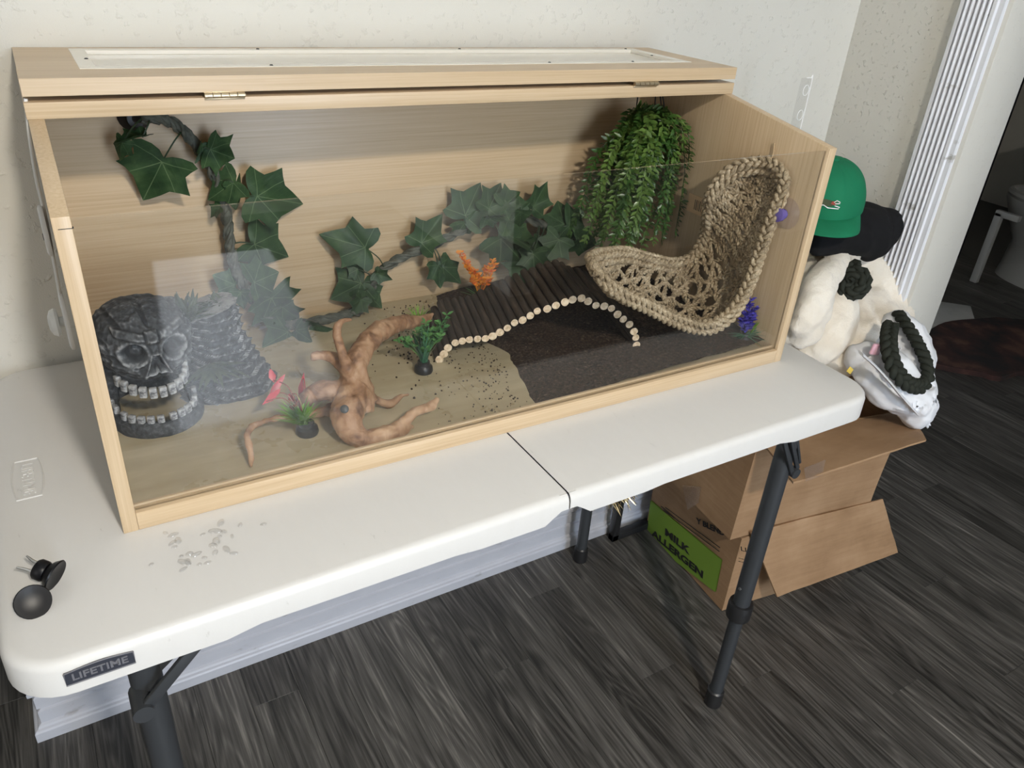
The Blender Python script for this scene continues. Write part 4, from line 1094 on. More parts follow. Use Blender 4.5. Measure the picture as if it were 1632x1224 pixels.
def hsurf(i, t):
    """point of the tray: i index along the length, t 0 near rim .. 1 far rim"""
    a, c = Nc[i], Fc[i]; i0, i1 = max(i - 1, 0), min(i + 1, ns - 1)
    tan = ((Nc[i1] + Fc[i1]) - (Nc[i0] + Fc[i0])).normalized(); ac = (c - a).normalized()
    dn = tan.cross(ac).normalized()
    if dn.z > 0 and abs(dn.z) > .3: dn = -dn
    if abs(dn.z) <= .3 and dn.x < 0: dn = -dn
    s = i / (ns - 1); env = min(1, s / .12, (1 - s) / .12); env = max(0, env) ** .5
    depth = (.040 if s < .55 else .028) * env
    p = a.lerp(c, t) + dn * depth * (1 - abs(2 * t - 1) ** 2.6)
    p.x = min(p.x, XM + .003); p.z = max(p.z, TFZ + .020); return p
random.seed(3)
bm = NB()
for i in range(3, ns - 3, 4):   # ribs across
    path = resample(catmull([hsurf(i + (1 if k % 2 else 0), k / 12) + V([random.uniform(-.0012, .0012) for _ in range(3)]) for k in range(13)], 4), .0028)
    twist(path, .0021, .016, .0023, bm, 6, phase=random.random() * 6)
for i in range(2, ns - 9, 7):   # slanting ties that fill the tray
    for sgn in (1, -1):
        path = [hsurf(min(ns - 2, max(1, int(i + (sgn * (k / 12 - .5) + .5) * 8))), .05 + .9 * k / 12) + V((.001, 0, -.003)) + V([random.uniform(-.0015, .0015) for _ in range(3)]) for k in range(13)]
        path = resample(catmull(path, 4), .0034)
        if len(path) > 4: twist(path, .0017, .014, .0018, bm, 5, phase=random.random() * 6)
weave = part('cross_weave', bm, M_ROPE, hm, 60); weave['kind'] = 'stuff'
bm = NB()
for k in range(1, 9):
    t = k / 9
    wob = .040 if k % 2 else -.040
    path = resample(catmull([hsurf(i, min(.97, max(.03, t + wob * math.sin(i * .63 + k)))) + V([random.uniform(-.001, .001) for _ in range(3)]) for i in range(1, ns - 1, 1)], 3), .003)
    twist(path, .0021, .017, .0023, bm, 6, phase=random.random() * 6)
o = part('long_weave', bm, M_ROPE, hm, 60); o['kind'] = 'stuff'
capL = [Nc[0], at(945, 420, y=.235), at(942, 411, y=.265), Fc[0]]
capR = [Fc[-1], atx(1222, 258, .25), atx(1240, 267, .225), Nc[-1]]
loop = Nc + catmull(capR[::-1], 6)[1:-1] + list(reversed(Fc)) + catmull(capL[::-1], 6)[1:-1]
loop = [p.copy() for p in loop]
loop = resample(loop + [loop[0]], .0042)
bm = NB(); strands(loop, 3, .0066, .040, .0040, bm, 8, .55, jit=.0004)
part('rim_braid', bm, M_ROPE, hm, 60)
cen = sum(loop, V()) / len(loop)
loop2 = [p + V((.003, .0, -.0125)) for p in loop]
for p in loop2: p.x = min(p.x, XR - .006); p.z = max(p.z, TFZ + .02)
bm = NB(); strands(loop2, 3, .0060, .038, .0038, bm, 8, .5, phase=1.0, jit=.0004)
part('lower_rim_braid', bm, M_ROPE, hm, 60)
bm = NB()
for _ in range(90):     # frayed fibre ends
    p = random.choice(loop); d = V([random.uniform(-1, 1) for _ in range(3)]).normalized() * random.uniform(.006, .013)
    q = p + d; q.x = min(q.x, XR - .003); tube(bm, [p, p + d * .5 + V((0, 0, .001)), q], .00045, 4)
o = part('frayed_fibres', bm, M_ROPE, hm, 60); o['kind'] = 'stuff'
pc = at(1256, 340, x=XR); b = NB()
lathe(b, [(0, .0005), (.024, .0005), (.025, .0015), (.018, .007), (.009, .0105), (0, .011)], 26, 0, Matrix.Translation(pc) @ align((-1, 0, 0)))
sc_ = part('suction_cup', b, M_PURPLE_CLEAR, hm, label='clear suction cup with violet knob on the right panel')
b = NB(); lathe(b, [(0, .010), (.008, .010), (.0072, .017), (.0112, .0185), (.0112, .025), (.006, .0275), (0, .028)], 20, 0, Matrix.Translation(pc) @ align((-1, 0, 0))); part('knob', b, M_VIOLET, sc_)
b = NB(); tube(b, catmull([pc + V((-.02, 0, 0)), pc + V((-.022, -.004, .022)), pc + V((-.012, .006, .045)), NP[-1] + V((0, .02, 0))], 6), .0011, 6)
part('cup_string', b, M_TWINE, hm)
b = NB(); q0, q1, q2 = at(1234, 228, x=XR - .003), at(1232, 245, x=XR - .004), at(1226, 260, x=XR - .006)
tube(b, catmull([q0, q1, q2], 5), .0012, 6); part('hanging_twine', b, M_TWINE, hm)
# paper tag with bar lines standing behind the hammock on the right panel
q = at(1109, 326, x=XR)
tg = thing('paper_tag', 'small tan barcode tag stuck to the right panel behind the hammock', 'tag', q)
b = NB(); box(b, (XR - .0016, q.y - .020, q.z - .016), (XR - .0002, q.y + .020, q.z + .016)); part('card', b, M_TAGCARD, tg)
b = NB()
for k, wv in enumerate((.0011, .0018, .0009, .0016, .0012)): box(b, (XR - .0020, q.y - .016 + k * .0042 - wv / 2, q.z - .009), (XR - .0015, q.y - .016 + k * .0042 + wv / 2, q.z + .009))
part('barcode', b, M_INK, tg)
# thin clear line lying over the bridge and leaves
b = NB(); cl = [at(px, py, y=yv) for px, py, yv in ((815, 474, .335), (840, 466, .345), (853, 445, .36), (862, 427, .375), (876, 416, .39), (893, 420, .40))]
tube(b, catmull(cl, 8), .0008, 6); o = part('clear_line', b, M_CLEAR, None, origin=cl[0]); tag(o, 'thin whitish clear line curling over the top of the stick bridge', 'line')

# ================================================================== ON THE TABLE: suction cups, droplets
M_BLACKRUB = mat('black_rubber', color=(.006, .006, .007), rough=.35, spec=.22)
def cup(name, label, loc, axis, xdir):
    t = thing(name, label, 'suction cup', loc)
    mw = Matrix.Translation(V(loc)) @ align(axis, xdir)
    b = NB(); lathe(b, [(0, .003), (.011, .0008), (.0155, 0), (.0163, .0012), (.013, .006), (.0085, .0095), (0, .0105)], 28, 0, mw); part('cup', b, M_BLACKRUB, t)
    b = NB(); lathe(b, [(0, .010), (.0095, .010), (.0105, .012), (.0105, .019), (.009, .021), (0, .0215)], 20, 0, mw); part('knob', b, M_BLACKRUB, t)
    for s in (-1, 1):
        b = NB(); tube(b, [mw @ V(v) for v in ((s * .005, 0, .018), (s * .0055, -.001, .028), (s * .0075, -.002, .036))], [.0017, .0015, .0009], 6); part('prong', b, M_CHROME, t)
    return t
c1 = at(57, 972, z=ZT); c2 = at(76, 934, z=ZT)
cup('suction_cup', 'black rubber suction cup lying face up nearest the table front edge', (c1.x, c1.y - .002, ZT + .0125), V((-.10, .72, -.62)), (1, 0, 0))
cup('suction_cup', 'black rubber suction cup on its side with two metal prongs up', (c2.x + .010, c2.y - .006, ZT + .0145), V((-.62, .50, .25)), (0, 1, .3))
b = NB(); random.seed(21)
drops = [(264, 850), (275, 866), (284, 862), (278, 872), (276, 853), (289, 887), (294, 897), (302, 883), (313, 884), (292, 908), (326, 889), (343, 881), (331, 897), (350, 855), (343, 847), (361, 876), (370, 855), (373, 882), (383, 837), (420, 836), (323, 852), (345, 863), (357, 848), (300, 896), (241, 900), (352, 834), (318, 900), (340, 870)]
for px, py in drops:
    p = at(px, py, z=ZT); r = random.uniform(.0018, .0042); t = bmesh.new(); bmesh.ops.create_uvsphere(t, u_segments=12, v_segments=8, radius=1)
    merge(b, t, 0, Matrix.Translation((p.x, p.y, ZT)) @ Matrix.Rotation(random.uniform(0, 3), 4, 'Z') @ Matrix.Diagonal((r * random.uniform(1, 2.2), r, r * .75, 1)))
o = part('water_droplets', b, M_WATER, None, 'raw', origin=at(320, 880, z=ZT)); o['kind'] = 'stuff'; tag(o, 'scattered clear water droplets on the white table in front of the enclosure', 'water')

# ================================================================== LEFT OUTSIDE: white cord with discs
xo = tw(0, .235, 0).x
cd = thing('hanging_cable', 'white cable with two round plastic discs hanging on the enclosure left side', 'cable', (xo - .006, .40, ZT + .41))
def lp(px, py): return at(px, py, y=.400)
b = NB(); tube(b, catmull([lp(39, 157) + V((.001, 0, 0)), lp(47, 215), lp(57, 280), lp(71, 340), lp(80, 385), lp(90, 440), lp(99, 490)], 6), .0020, 8); part('wire', b, M_WHITEPL, cd)
for (px, py, r) in ((76, 367, .029), (101, 512, .036)):
    p = lp(px, py); p.x = min(p.x, xo - .004); b = NB()
    lathe(b, [(0, 0), (r, 0), (r * 1.02, .002), (r, .004), (r * .86, .0055), (r * .80, .004), (0, .004)], 30, 0, Matrix.Translation((xo - .006, p.y, p.z)) @ align((-1, 0, 0)))
    o = part('disc', b, M_WHITEPL, cd)
    if r > .03:
        b = NB(); lathe(b, [(.006, .004), (.006, .010), (.016, .011), (.0175, .014), (.015, .019), (.008, .022), (0, .0225)], 24, 0, Matrix.Translation((xo - .006, p.y, p.z)) @ align((-1, 0, 0))); part('knob', b, M_WHITEPL, o)
    else:
        b = NB(); tube(b, [V((xo - .0095, p.y - .004, p.z - .006)), V((xo - .0122, p.y - .004, p.z - .006))], .004, 12); part('hole', b, M_INK, o)
# clear punched plastic tab standing up behind the right panel
hx = tw(TL, .3, 0).x + .006
b = NB(); q0, q1 = at(1295, 124, y=.44), at(1287, 214, y=.44)
px_ = q0.x; zt = q0.z; zb_ = ZT + .30; wv = .030
tabt = thing('clear_tab', 'clear plastic strip with two round holes standing behind the right panel', 'plastic strip', (px_ - wv / 2, .44, ZT))
box(b, (px_ - wv, .4393, ZT + .001), (px_, .4405, zt)); part('sheet', b, M_CLEAR, tabt)
b = NB(); tube(b, catmull([V((px_ - wv * .55, .44, zt)), V((px_ - .004, .44, zt)), V((px_, .44, zt - .004)), V((px_, .44, zb_))], 5), .0011, 6); part('bright_edge', b, M_CLEAR_EDGE, tabt)
for py in (144, 183):
    c = at(1283, py, y=.44); b = NB(); tube(b, [V((px_ - .0105 + .0075 * math.cos(a), .4395, c.z + .0095 * math.sin(a))) for a in [2 * PI * k / 20 for k in range(20)]], .0007, 5, closed=True); part('hole_rim', b, M_CLEAR_EDGE, tabt)

# ================================================================== CARDBOARD BOXES right of the table
E1, E2 = V((.994, -.11, 0)), V((.11, .994, 0))
def bxf(A): return Matrix.Translation(V(A)) @ Matrix((E1, E2, V((0, 0, 1)))).transposed().to_4x4()
def panel(name, parent, mw, lo, hi, m=M_CARD, label=None):
    b = NB(); t = bmesh.new(); bmesh.ops.create_cube(t, size=1)
    lo, hi = V(lo), V(hi)
    for v in t.verts: v.co = V([lo[k] + (v.co[k] + .5) * (hi[k] - lo[k]) for k in range(3)])
    bmesh.ops.subdivide_edges(t, edges=t.edges[:], cuts=5, use_grid_fill=True)
    d = hi - lo; ax = min(range(3), key=lambda k: d[k])
    for v in t.verts: v.co[ax] += .0035 * noise.noise((v.co.x * 9 + 3, v.co.y * 9, v.co.z * 9))
    merge(b, t, 0, mw); return part(name, b, m, parent, 40, label=label)
A0 = V((.700, .245, 0)); BW, BD, BH = .395, .330, .225
lb = thing('cardboard_box', 'lower cardboard box with green MILK ALLERGEN print standing on the floor', 'box', A0)
mw = bxf(A0)
panel('side', lb, mw, (0, 0, .002), (.004, BD, BH)); panel('side', lb, mw, (BW - .004, 0, .002), (BW, BD, BH))
panel('front', lb, mw, (.004, 0, .002), (BW - .004, .004, BH)); panel('back', lb, mw, (.004, BD - .004, .002), (BW - .004, BD, BH))
panel('bottom', lb, mw, (.004, .004, .002), (BW - .004, BD - .004, .006))
PN = -E1
def lbp(px, py, e=.0045): return atp(px, py, A0, E1) - E1 * e
q = [lbp(1039, 797), lbp(1152, 892), lbp(1142, 943), lbp(1032, 858)]
b = NB(); nq = 8; gr = []
for i in range(nq + 1):
    row = []
    for j in range(nq + 1):
        u, v = i / nq, j / nq; P = q[0].lerp(q[1], u).lerp(q[3].lerp(q[2], u), v)
        row.append((b.verts.new(P), b.verts.new(P + E1 * .003)))
    gr.append(row)
for i in range(nq):
    for j in range(nq):
        for s in (0, 1): b.faces.new([gr[a][c][s] for a, c in ((i, j), (i + 1, j), (i + 1, j + 1), (i, j + 1))])
part('green_print', b, M_LABELGREEN, lb, 0, label='lime green printed block')
tx = (q[1] - q[0]).normalized(); tup = E1.cross(tx); tup = tup if tup.z > 0 else -tup
def ptxt(name, s, p0, p1, size, bold=.0):
    a, c = lbp(*p0, .0056), lbp(*p1, .0056); X = (c - a); Y = (-E1).cross(X).normalized()
    if Y.z < 0: Y = -Y
    text(name, s, size, (a + c) / 2, X, Y, M_INK, lb, .0004, bold, X.length)
ptxt('lettering', 'MILK', (1062, 846), (1101, 878), .027, .0009)
ptxt('lettering', 'ALLERGEN', (1042, 848), (1124, 917), .027, .0009)
ptxt('lettering', 'Y BLEND', (1113, 829), (1158, 850), .019, .0006)
b = NB()
for (p0, p1) in (((1063, 808), (1150, 872)), ((1060, 812), (1149, 878)), ((1056, 806), (1086, 832))):
    a, c = lbp(*p0, .0050), lbp(*p1, .0050); tube(b, [a.lerp(c, k / 6) for k in range(7)], .0011, 5)
part('fine_print', b, M_INK, lb)
# the same box's front carries a little more print beside the corner
fp0 = A0 + E2 * -.0012
for s, pa, pb, sz in (('LI', (1184, 874), (1192, 876), .014), ('---', (1180, 888), (1192, 891), .010), ('---', (1180, 893), (1192, 896), .010)):
    a, c = lbp(*pa, .0050), lbp(*pb, .0050); X = c - a; Y = E1.cross(X).normalized(); Y = Y if Y.z > 0 else -Y
    text('lettering', s, sz, (a + c) / 2, X, Y, M_INK, lb, .0004, .0, X.length)
# upper box, shifted and leaning left on top of it
A1 = V((.664, .248, BH + .008)); UW, UD, UH = .430, .318, .265
ub = thing('cardboard_box', 'upper plain cardboard box with open flaps stacked on the printed box', 'box', A1)
mw = bxf(A1) @ Matrix.Rotation(.028, 4, 'Y')
panel('side', ub, mw, (0, 0, 0), (.004, UD, UH)); panel('side', ub, mw, (UW - .004, 0, 0), (UW, UD, UH))
panel('front', ub, mw, (.004, 0, 0), (UW - .004, .004, UH)); panel('back', ub, mw, (.004, UD - .004, 0), (UW - .004, UD, UH))
panel('bottom', ub, mw, (.004, .004, 0), (UW - .004, UD - .004, .004))
def quad_slab(name, parent, a, b_, c, d, th, m, label=None, nx=8, ny=5):
    bm = NB(); n = (V(b_) - V(a)).cross(V(d) - V(a)).normalized(); top, bot = [], []
    for i in range(nx + 1):
        ra, rb = [], []
        for j in range(ny + 1):
            u, v = i / nx, j / ny; P = V(a).lerp(V(b_), u).lerp(V(d).lerp(V(c), u), v) + n * (.004 * noise.noise((u * 4, v * 4, th * 900)))
            ra.append(bm.verts.new(P + n * th / 2)); rb.append(bm.verts.new(P - n * th / 2))
        top.append(ra); bot.append(rb)
    for i in range(nx):
        for j in range(ny):
            bm.faces.new((top[i][j], top[i + 1][j], top[i + 1][j + 1], top[i][j + 1])); bm.faces.new((bot[i][j], bot[i][j + 1], bot[i + 1][j + 1], bot[i + 1][j]))
    for i in range(nx):
        bm.faces.new((top[i][0], bot[i][0], bot[i + 1][0], top[i + 1][0])); bm.faces.new((top[i][ny], top[i + 1][ny], bot[i + 1][ny], bot[i][ny]))
    for j in range(ny):
        bm.faces.new((top[0][j], top[0][j + 1], bot[0][j + 1], bot[0][j])); bm.faces.new((top[nx][j], bot[nx][j], bot[nx][j + 1], top[nx][j + 1]))
    return part(name, bm, m, parent, 40, label=label)
hA, hB = mw @ V((.0, -.002, UH)), mw @ V((UW, -.002, UH))
oA, oB = at(1264, 770, y=.105), at(1476, 702, y=.055)
fl = quad_slab('flap', ub, hA + V((.0, -.003, .0)), hB + V((0, -.003, 0)), oB, oA, .0045, M_CARD, 'top flap folded outward')
tp = [at(1278, 748, y=.118), at(1312, 735, y=.112), at(1306, 760, y=.098), at(1280, 770, y=.100)]
bm = NB()
for P in (tp,):
    bm.faces.new([bm.verts.new(v + V((0, -.004, .006))) for v in P])
bmesh.ops.solidify(bm, geom=bm.faces[:], thickness=.0006)
part('tape', bm, M_TAPE, ub, 0, label='torn clear packing tape')
bm = NB(); tl_ = [(1092, 772), (1122, 775), (1118, 800), (1100, 812)]
UP = mw @ V((0, 0, 0)); UN = (mw.to_3x3() @ V((1, 0, 0))).normalized()
bm.faces.new([bm.verts.new(atp(px, py, UP, UN) - UN * .0080) for px, py in tl_]); bmesh.ops.solidify(bm, geom=bm.faces[:], thickness=.0015)
part('tape', bm, M_TAPE, ub, 0, label='strip of clear packing tape')
# lower flap hanging out at the front
fA, fB = at(1196, 848, y=.236), at(1406, 795, y=.195)
gA, gB = at(1238, 951, y=.175), at(1430, 880, y=.135)
quad_slab('flap', ub, fA, fB, gB, gA, .0045, M_CARD, 'bottom flap hanging out over the lower box')

# ================================================================== BLACK STAND and tinsel behind the boxes
x0 = .612; ys = .560
bs = thing('metal_stand', 'black square tube stand on the floor between table and boxes', 'stand', (x0, ys, 0))
b = NB()
box(b, (x0, ys, 0), (x0 + .020, ys + .020, .50), .002); box(b, (x0, ys - .0, 0.0), (x0 + .17, ys + .020, .020), .002); part('frame', b, M_BLACKPL, bs)
q = at(985, 800, y=.535)
b = NB(); random.seed(9)
for k in range(420):
    d = V([random.gauss(0, 1) for _ in range(3)]).normalized(); ln = random.uniform(.02, .05); s = d.orthogonal().normalized() * .0011
    c = V((q.x, q.y, q.z + .02)) + V((random.uniform(-.05, .03), random.uniform(-.01, .01), random.uniform(0, .035)))
    vs_ = [b.verts.new(c - s), b.verts.new(c + s), b.verts.new(c + d * ln * .6 + s + V((0, 0, -.004))), b.verts.new(c + d * ln + V((0, 0, -.010))), b.verts.new(c + d * ln * .6 - s + V((0, 0, -.004)))]
    b.faces.new(vs_)
tube(b, catmull([V((q.x - .05, q.y, q.z + .05)), V((q.x, q.y, q.z + .02)), V((q.x + .05, q.y, q.z + .09))], 5), .002, 6)
o = part('tinsel', b, M_TINSEL, None, 0, origin=(q.x, q.y, q.z)); o['kind'] = 'stuff'; tag(o, 'gold tinsel garland tuft hanging below the table beside the boxes', 'tinsel')

# ================================================================== PILE ON THE BOXES
def zz(a, c): return (1240 + a / 4.708, 380 + c / 4.708)
def fold(bm, pts, r, n=12):
    P = catmull([at(*zz(a, c), y=yv) for a, c, yv in pts], 6); tube(bm, P, (lambda t: r * (.72 + .38 * math.sin(PI * min(1, max(0, t)))) ) if not callable(r) else r, n)
    ellipsoid(bm, P[0], (r * .8,) * 3, seg=12); ellipsoid(bm, P[-1], (r * .8,) * 3, seg=12)
bl = thing('fleece_blanket', 'cream plush fleece blanket heaped in folds on the cardboard box', 'blanket', at(1330, 590, y=.36))
bm = NB()
fold(bm, [(560, 120, .40), (430, 200, .36), (330, 330, .33), (270, 480, .31), (200, 620, .30), (150, 720, .31)], .030)
fold(bm, [(250, 210, .42), (170, 400, .38), (110, 600, .36), (60, 700, .34)], .040)
fold(bm, [(430, 330, .37), (440, 480, .34), (410, 640, .315), (330, 800, .30), (250, 850, .31)], .042)
fold(bm, [(640, 200, .42), (760, 330, .38), (800, 460, .36), (790, 590, .34), (690, 690, .315), (570, 800, .295), (470, 900, .29)], .058)
fold(bm, [(600, 420, .38), (600, 560, .34), (560, 700, .32), (500, 830, .30), (430, 930, .295)], .040)
fold(bm, [(820, 400, .37), (850, 520, .345), (790, 660, .315), (690, 760, .30)], .038)
fold(bm, [(770, 310, .385), (740, 450, .35), (650, 600, .325), (560, 740, .30), (440, 890, .29)], .030)
fold(bm, [(370, 230, .375), (300, 340, .335), (215, 520, .305), (140, 660, .30)], .022)
fold(bm, [(480, 420, .345), (500, 560, .32), (470, 700, .30), (390, 830, .292)], .028)
fold(bm, [(800, 340, .38), (885, 470, .35), (885, 590, .33), (810, 670, .315)], .032)
fold(bm, [(350, 420, .33), (300, 560, .305), (240, 700, .295), (170, 760, .30)], .024)
for a, c, yv, r in ((450, 300, .46, .075), (600, 500, .43, .085), (400, 650, .40, .08), (300, 500, .44, .08), (720, 520, .42, .06)): ellipsoid(bm, at(*zz(a, c), y=yv), (r * 1.1, r * .8, r), seg=16)
ellipsoid(bm, V((.85, .40, .56)), (.15, .13, .06), seg=18)
o = part('cloth', bm, M_FLEECE, bl); remesh(o, .0055, 5, .5); bake(o)
me = o.data
for v in me.vertices:
    wv_ = v.co * 1.0; v.co += v.normal * (.0045 * noise.noise(wv_ * 24) + .0026 * noise.noise(wv_ * 60) + .0012 * noise.noise(wv_ * 150))
# coil of dark olive braid on the fleece
cc = at(*zz(568, 325), y=.318); nrm = (CAMP - cc).normalized(); ux = nrm.cross(V((0, 0, 1))).normalized(); uy = ux.cross(nrm); uy = uy if uy.z > 0 else -uy
bm = NB(); pts = []
for k in range(60):
    a = k * .24; r = .008 + .0235 * k / 59; pts.append(cc + ux * (r * math.cos(a)) + uy * (r * 1.1 * math.sin(a)) + nrm * (.012 * (1 - k / 59)))
strands(pts, 3, .0078, .046, .0062, bm, 8, .6)
ellipsoid(bm, cc - nrm * .012, (.026, .022, .028))
o = part('braided_coil', bm, M_OLIVE, None, 60, origin=cc); tag(o, 'rolled coil of dark olive braided cloth on the cream fleece', 'braided strap')
# white bag spilling over the flap
bg = thing('white_bag', 'crumpled white fabric bag slumped at the right end of the box', 'bag', at(1430, 650, y=.16))
bm = NB()
fold(bm, [(880, 640, .26), (960, 740, .23), (1010, 880, .20), (1010, 1000, .175), (1060, 1120, .15)], .040)
fold(bm, [(640, 900, .235), (760, 960, .205), (860, 1060, .175), (960, 1160, .15), (1060, 1290, .125)], .045)
fold(bm, [(700, 1020, .20), (850, 1130, .165), (1000, 1250, .14)], .040)
fold(bm, [(560, 930, .26), (650, 960, .235), (720, 1010, .21)], .034)
fold(bm, [(1100, 1180, .135), (1110, 1290, .118), (1122, 1370, .105), (1124, 1425, .10)], lambda t: .034 - .031 * t) if False else None
P = catmull([at(*zz(1060, 1130), y=.14), at(*zz(1080, 1250), y=.125), at(*zz(1105, 1350), y=.115), at(*zz(1128, 1430), y=.110)], 5); tube(bm, P, lambda t: .030 * (1 - t) + .003, 10)
for a, c, yv, r in ((800, 850, .25, .05), (930, 950, .22, .05)): ellipsoid(bm, at(*zz(a, c), y=yv), (r * 1.2, r, r))
o = part('fabric', bm, M_BAGCLOTH, bg); remesh(o, .0042, 4, .5); bake(o)
for v in o.data.vertices:
    c = v.co; q3 = V((c.x * 15 + .6 * c.z * 15, c.y * 15, c.z * 24)); d_ = noise.voronoi(q3)[0]; e_ = noise.voronoi(c * 34)[0]
    v.co += v.normal * (.020 * (d_[0] - .45) + .007 * (e_[0] - .45))
bm = NB(); P = catmull([at(*zz(620, 860), y=.185), at(*zz(730, 960), y=.165), at(*zz(830, 1070), y=.14), at(*zz(930, 1190), y=.115), at(*zz(1030, 1300), y=.105)], 6); tube(bm, P, .013, 8, flat=.22); part('hem', bm, M_BAGCLOTH, bg)
bm = NB(); box(bm, (-.015, -.004, -.012), (.015, .004, .012), .0035, 0, Matrix.Translation(at(*zz(735, 832), y=.200)) @ Matrix.Rotation(.25, 4, 'Y')); part('pink_patch', bm, M_PINK, bg, label='glossy pink item poking out of the bag')
bm = NB(); box(bm, (-.009, -.001, -.006), (.009, .001, .006), .0006, 0, Matrix.Translation(at(*zz(540, 990), y=.215)) @ Matrix.Rotation(.6, 4, 'Y')); part('yellow_card', bm, M_YELLOW, bg)
bm = NB()
P = catmull([at(*zz(a, c), y=yv) for a, c, yv in ((845, 650, .235), (830, 740, .20), (840, 860, .17), (880, 980, .145), (960, 1080, .125), (1060, 1110, .12), (1120, 1050, .125), (1115, 940, .145), (1070, 830, .17), (1010, 720, .20), (950, 630, .23), (900, 560, .26))], 8)
strands(resample(P, .0035), 3, .0100, .052, .0074, bm, 9, .6); part('braided_handle', bm, M_OLIVE, bg, 60, label='dark olive braided cloth handle')
# black garment under the cap
bt = thing('black_garment', 'black folded cotton garment under the green cap on the pile', 'clothing', at(1350, 375, y=.42))
bm = NB()
def zc_(a, c): return (1220 + a / 5.1, 220 + c / 5.1)
def fold2(bm, pts, r):
    P = catmull([at(*zc_(a, c), y=yv) for a, c, yv in pts], 6); tube(bm, P, lambda t: r * (.75 + .3 * math.sin(PI * t)), 12); ellipsoid(bm, P[0], (r * .8,) * 3, seg=12); ellipsoid(bm, P[-1], (r * .8,) * 3, seg=12)
fold2(bm, [(470, 760, .38), (600, 800, .38), (720, 800, .39), (860, 720, .40), (960, 700, .41)], .042)
fold2(bm, [(420, 880, .37), (560, 860, .37), (700, 850, .37), (840, 880, .38), (900, 900, .39)], .026)
fold2(bm, [(820, 610, .42), (900, 650, .41), (990, 705, .39), (960, 800, .385), (850, 920, .38)], .032)
fold2(bm, [(700, 700, .40), (840, 760, .39), (900, 860, .385)], .045)
fold2(bm, [(760, 660, .42), (840, 700, .41), (880, 780, .40)], .045)
for a, c, yv, r in ((650, 720, .45, .07), (800, 740, .45, .06), (500, 780, .43, .06)): ellipsoid(bm, at(*zc_(a, c), y=yv), (r * 1.2, r, r * .7))
for v in bm.verts: v.co.x = min(v.co.x, WX - .006)
o = part('cloth', bm, M_BLACKCLOTH, bt); remesh(o, .006, 6, .5); bake(o)
for v in o.data.vertices: v.co += v.normal * (.004 * noise.noise(v.co * 25))
q = at(1341, 363, y=.335)
b = NB(); tube(b, [q + V((.004 * math.cos(k * PI / 6), -.002, .004 * math.sin(k * PI / 6))) for k in range(12)], .0012, 6, closed=True); part('eyelet', b, M_CHROME, bt)

# ================================================================== GREEN CAP
cpos = at(1312, 322, y=.40)
fwd = V((CAMP.x - cpos.x, CAMP.y - cpos.y, 0)).normalized(); fwd = Quaternion((0, 0, 1), .10) @ fwd
MC = Matrix.Translation(cpos) @ Matrix((V((-fwd.y, fwd.x, 0)) * -1, fwd * -1, V((0, 0, 1)))).transposed().to_4x4() @ Matrix.Rotation(.16, 4, 'X')
if MC.to_3x3().determinant() < 0: MC = MC @ Matrix.Diagonal((-1, 1, 1, 1))
cp = thing('baseball_cap', 'green baseball cap with embroidered reptile emblem on top of the pile', 'cap', cpos)
CRX, CRY, CRZ = .078, .088, .090
def crown(az, el, e=0.0):
    sq = .92 + .08 * math.cos(el * 2) ** 2
    return V(((CRX + e) * math.sin(az) * math.cos(el) ** .8, -(CRY + e) * math.cos(az) * math.cos(el) ** .8, (CRZ + e) * math.sin(el) ** .93))
bm = NB(); rows = []
for j in range(20):
    el = (PI / 2) * j / 20
    rows.append([bm.verts.new(crown(2 * PI * i / 60, el, -.0022 * max(0, 1 - abs(math.sin(3 * (2 * PI * i / 60) + PI / 2)) / .10))) for i in range(60)])
tp_ = bm.verts.new((0, 0, CRZ))
for A, B in zip(rows, rows[1:]):
    for i in range(60): bm.faces.new((A[i], A[(i + 1) % 60], B[(i + 1) % 60], B[i]))
for i in range(60): bm.faces.new((rows[-1][i], rows[-1][(i + 1) % 60], tp_))
bm.transform(MC); part('crown', bm, M_GREENCLOTH, cp, 'raw')
bm = NB(); ellipsoid(bm, (0, 0, CRZ), (.008, .008, .004)); bm.transform(MC); part('top_button', bm, M_GREENCLOTH, cp)
bm = NB(); top, bot = [], []
for j in range(9):
    t = j / 8; ra, rb = [], []
    for i in range(25):
        az = -1.12 + 2.24 * i / 24
        base = crown(az, .02); ext = .052 * max(0.0, math.cos(az * 1.22)) ** .6
        p = base + V((math.sin(az) * .35, -1, 0)).normalized() * ext * t + V((0, 0, -.008 * t * t - .016 * t * (abs(az) / 1.1) ** 2))
        ra.append(bm.verts.new(p)); rb.append(bm.verts.new(p + V((0, 0, -.0028))))
    top.append(ra); bot.append(rb)
for j in range(8):
    for i in range(24):
        bm.faces.new((top[j][i], top[j][i + 1], top[j + 1][i + 1], top[j + 1][i])); bm.faces.new((bot[j][i], bot[j + 1][i], bot[j + 1][i + 1], bot[j][i + 1]))
for i in range(24): bm.faces.new((top[8][i], top[8][i + 1], bot[8][i + 1], bot[8][i]))
bm.transform(MC); part('brim', bm, M_GREENCLOTH, cp, 50)
def emb(name, pts, m, e, width=None):
    """embroidery patch or line laid over the crown; pts are (across, up) in metres from the emblem's centre"""
    bm = NB()
    P = [crown(a / .085, .36 + u / .095, e) for a, u in pts]
    if width: tube(bm, [MC @ p for p in P], width, 6)
    else:
        Pt = [bm.verts.new(MC @ p) for p in P]; Pb = [bm.verts.new(MC @ (crown(a / .085, .36 + u / .095, -.001))) for a, u in pts]
        n = len(P); bm.faces.new(Pt); bm.faces.new(list(reversed(Pb)))
        for k in range(n): bm.faces.new((Pt[k], Pb[k], Pb[(k + 1) % n], Pt[(k + 1) % n]))
    return part(name, bm, m, cp, 30)
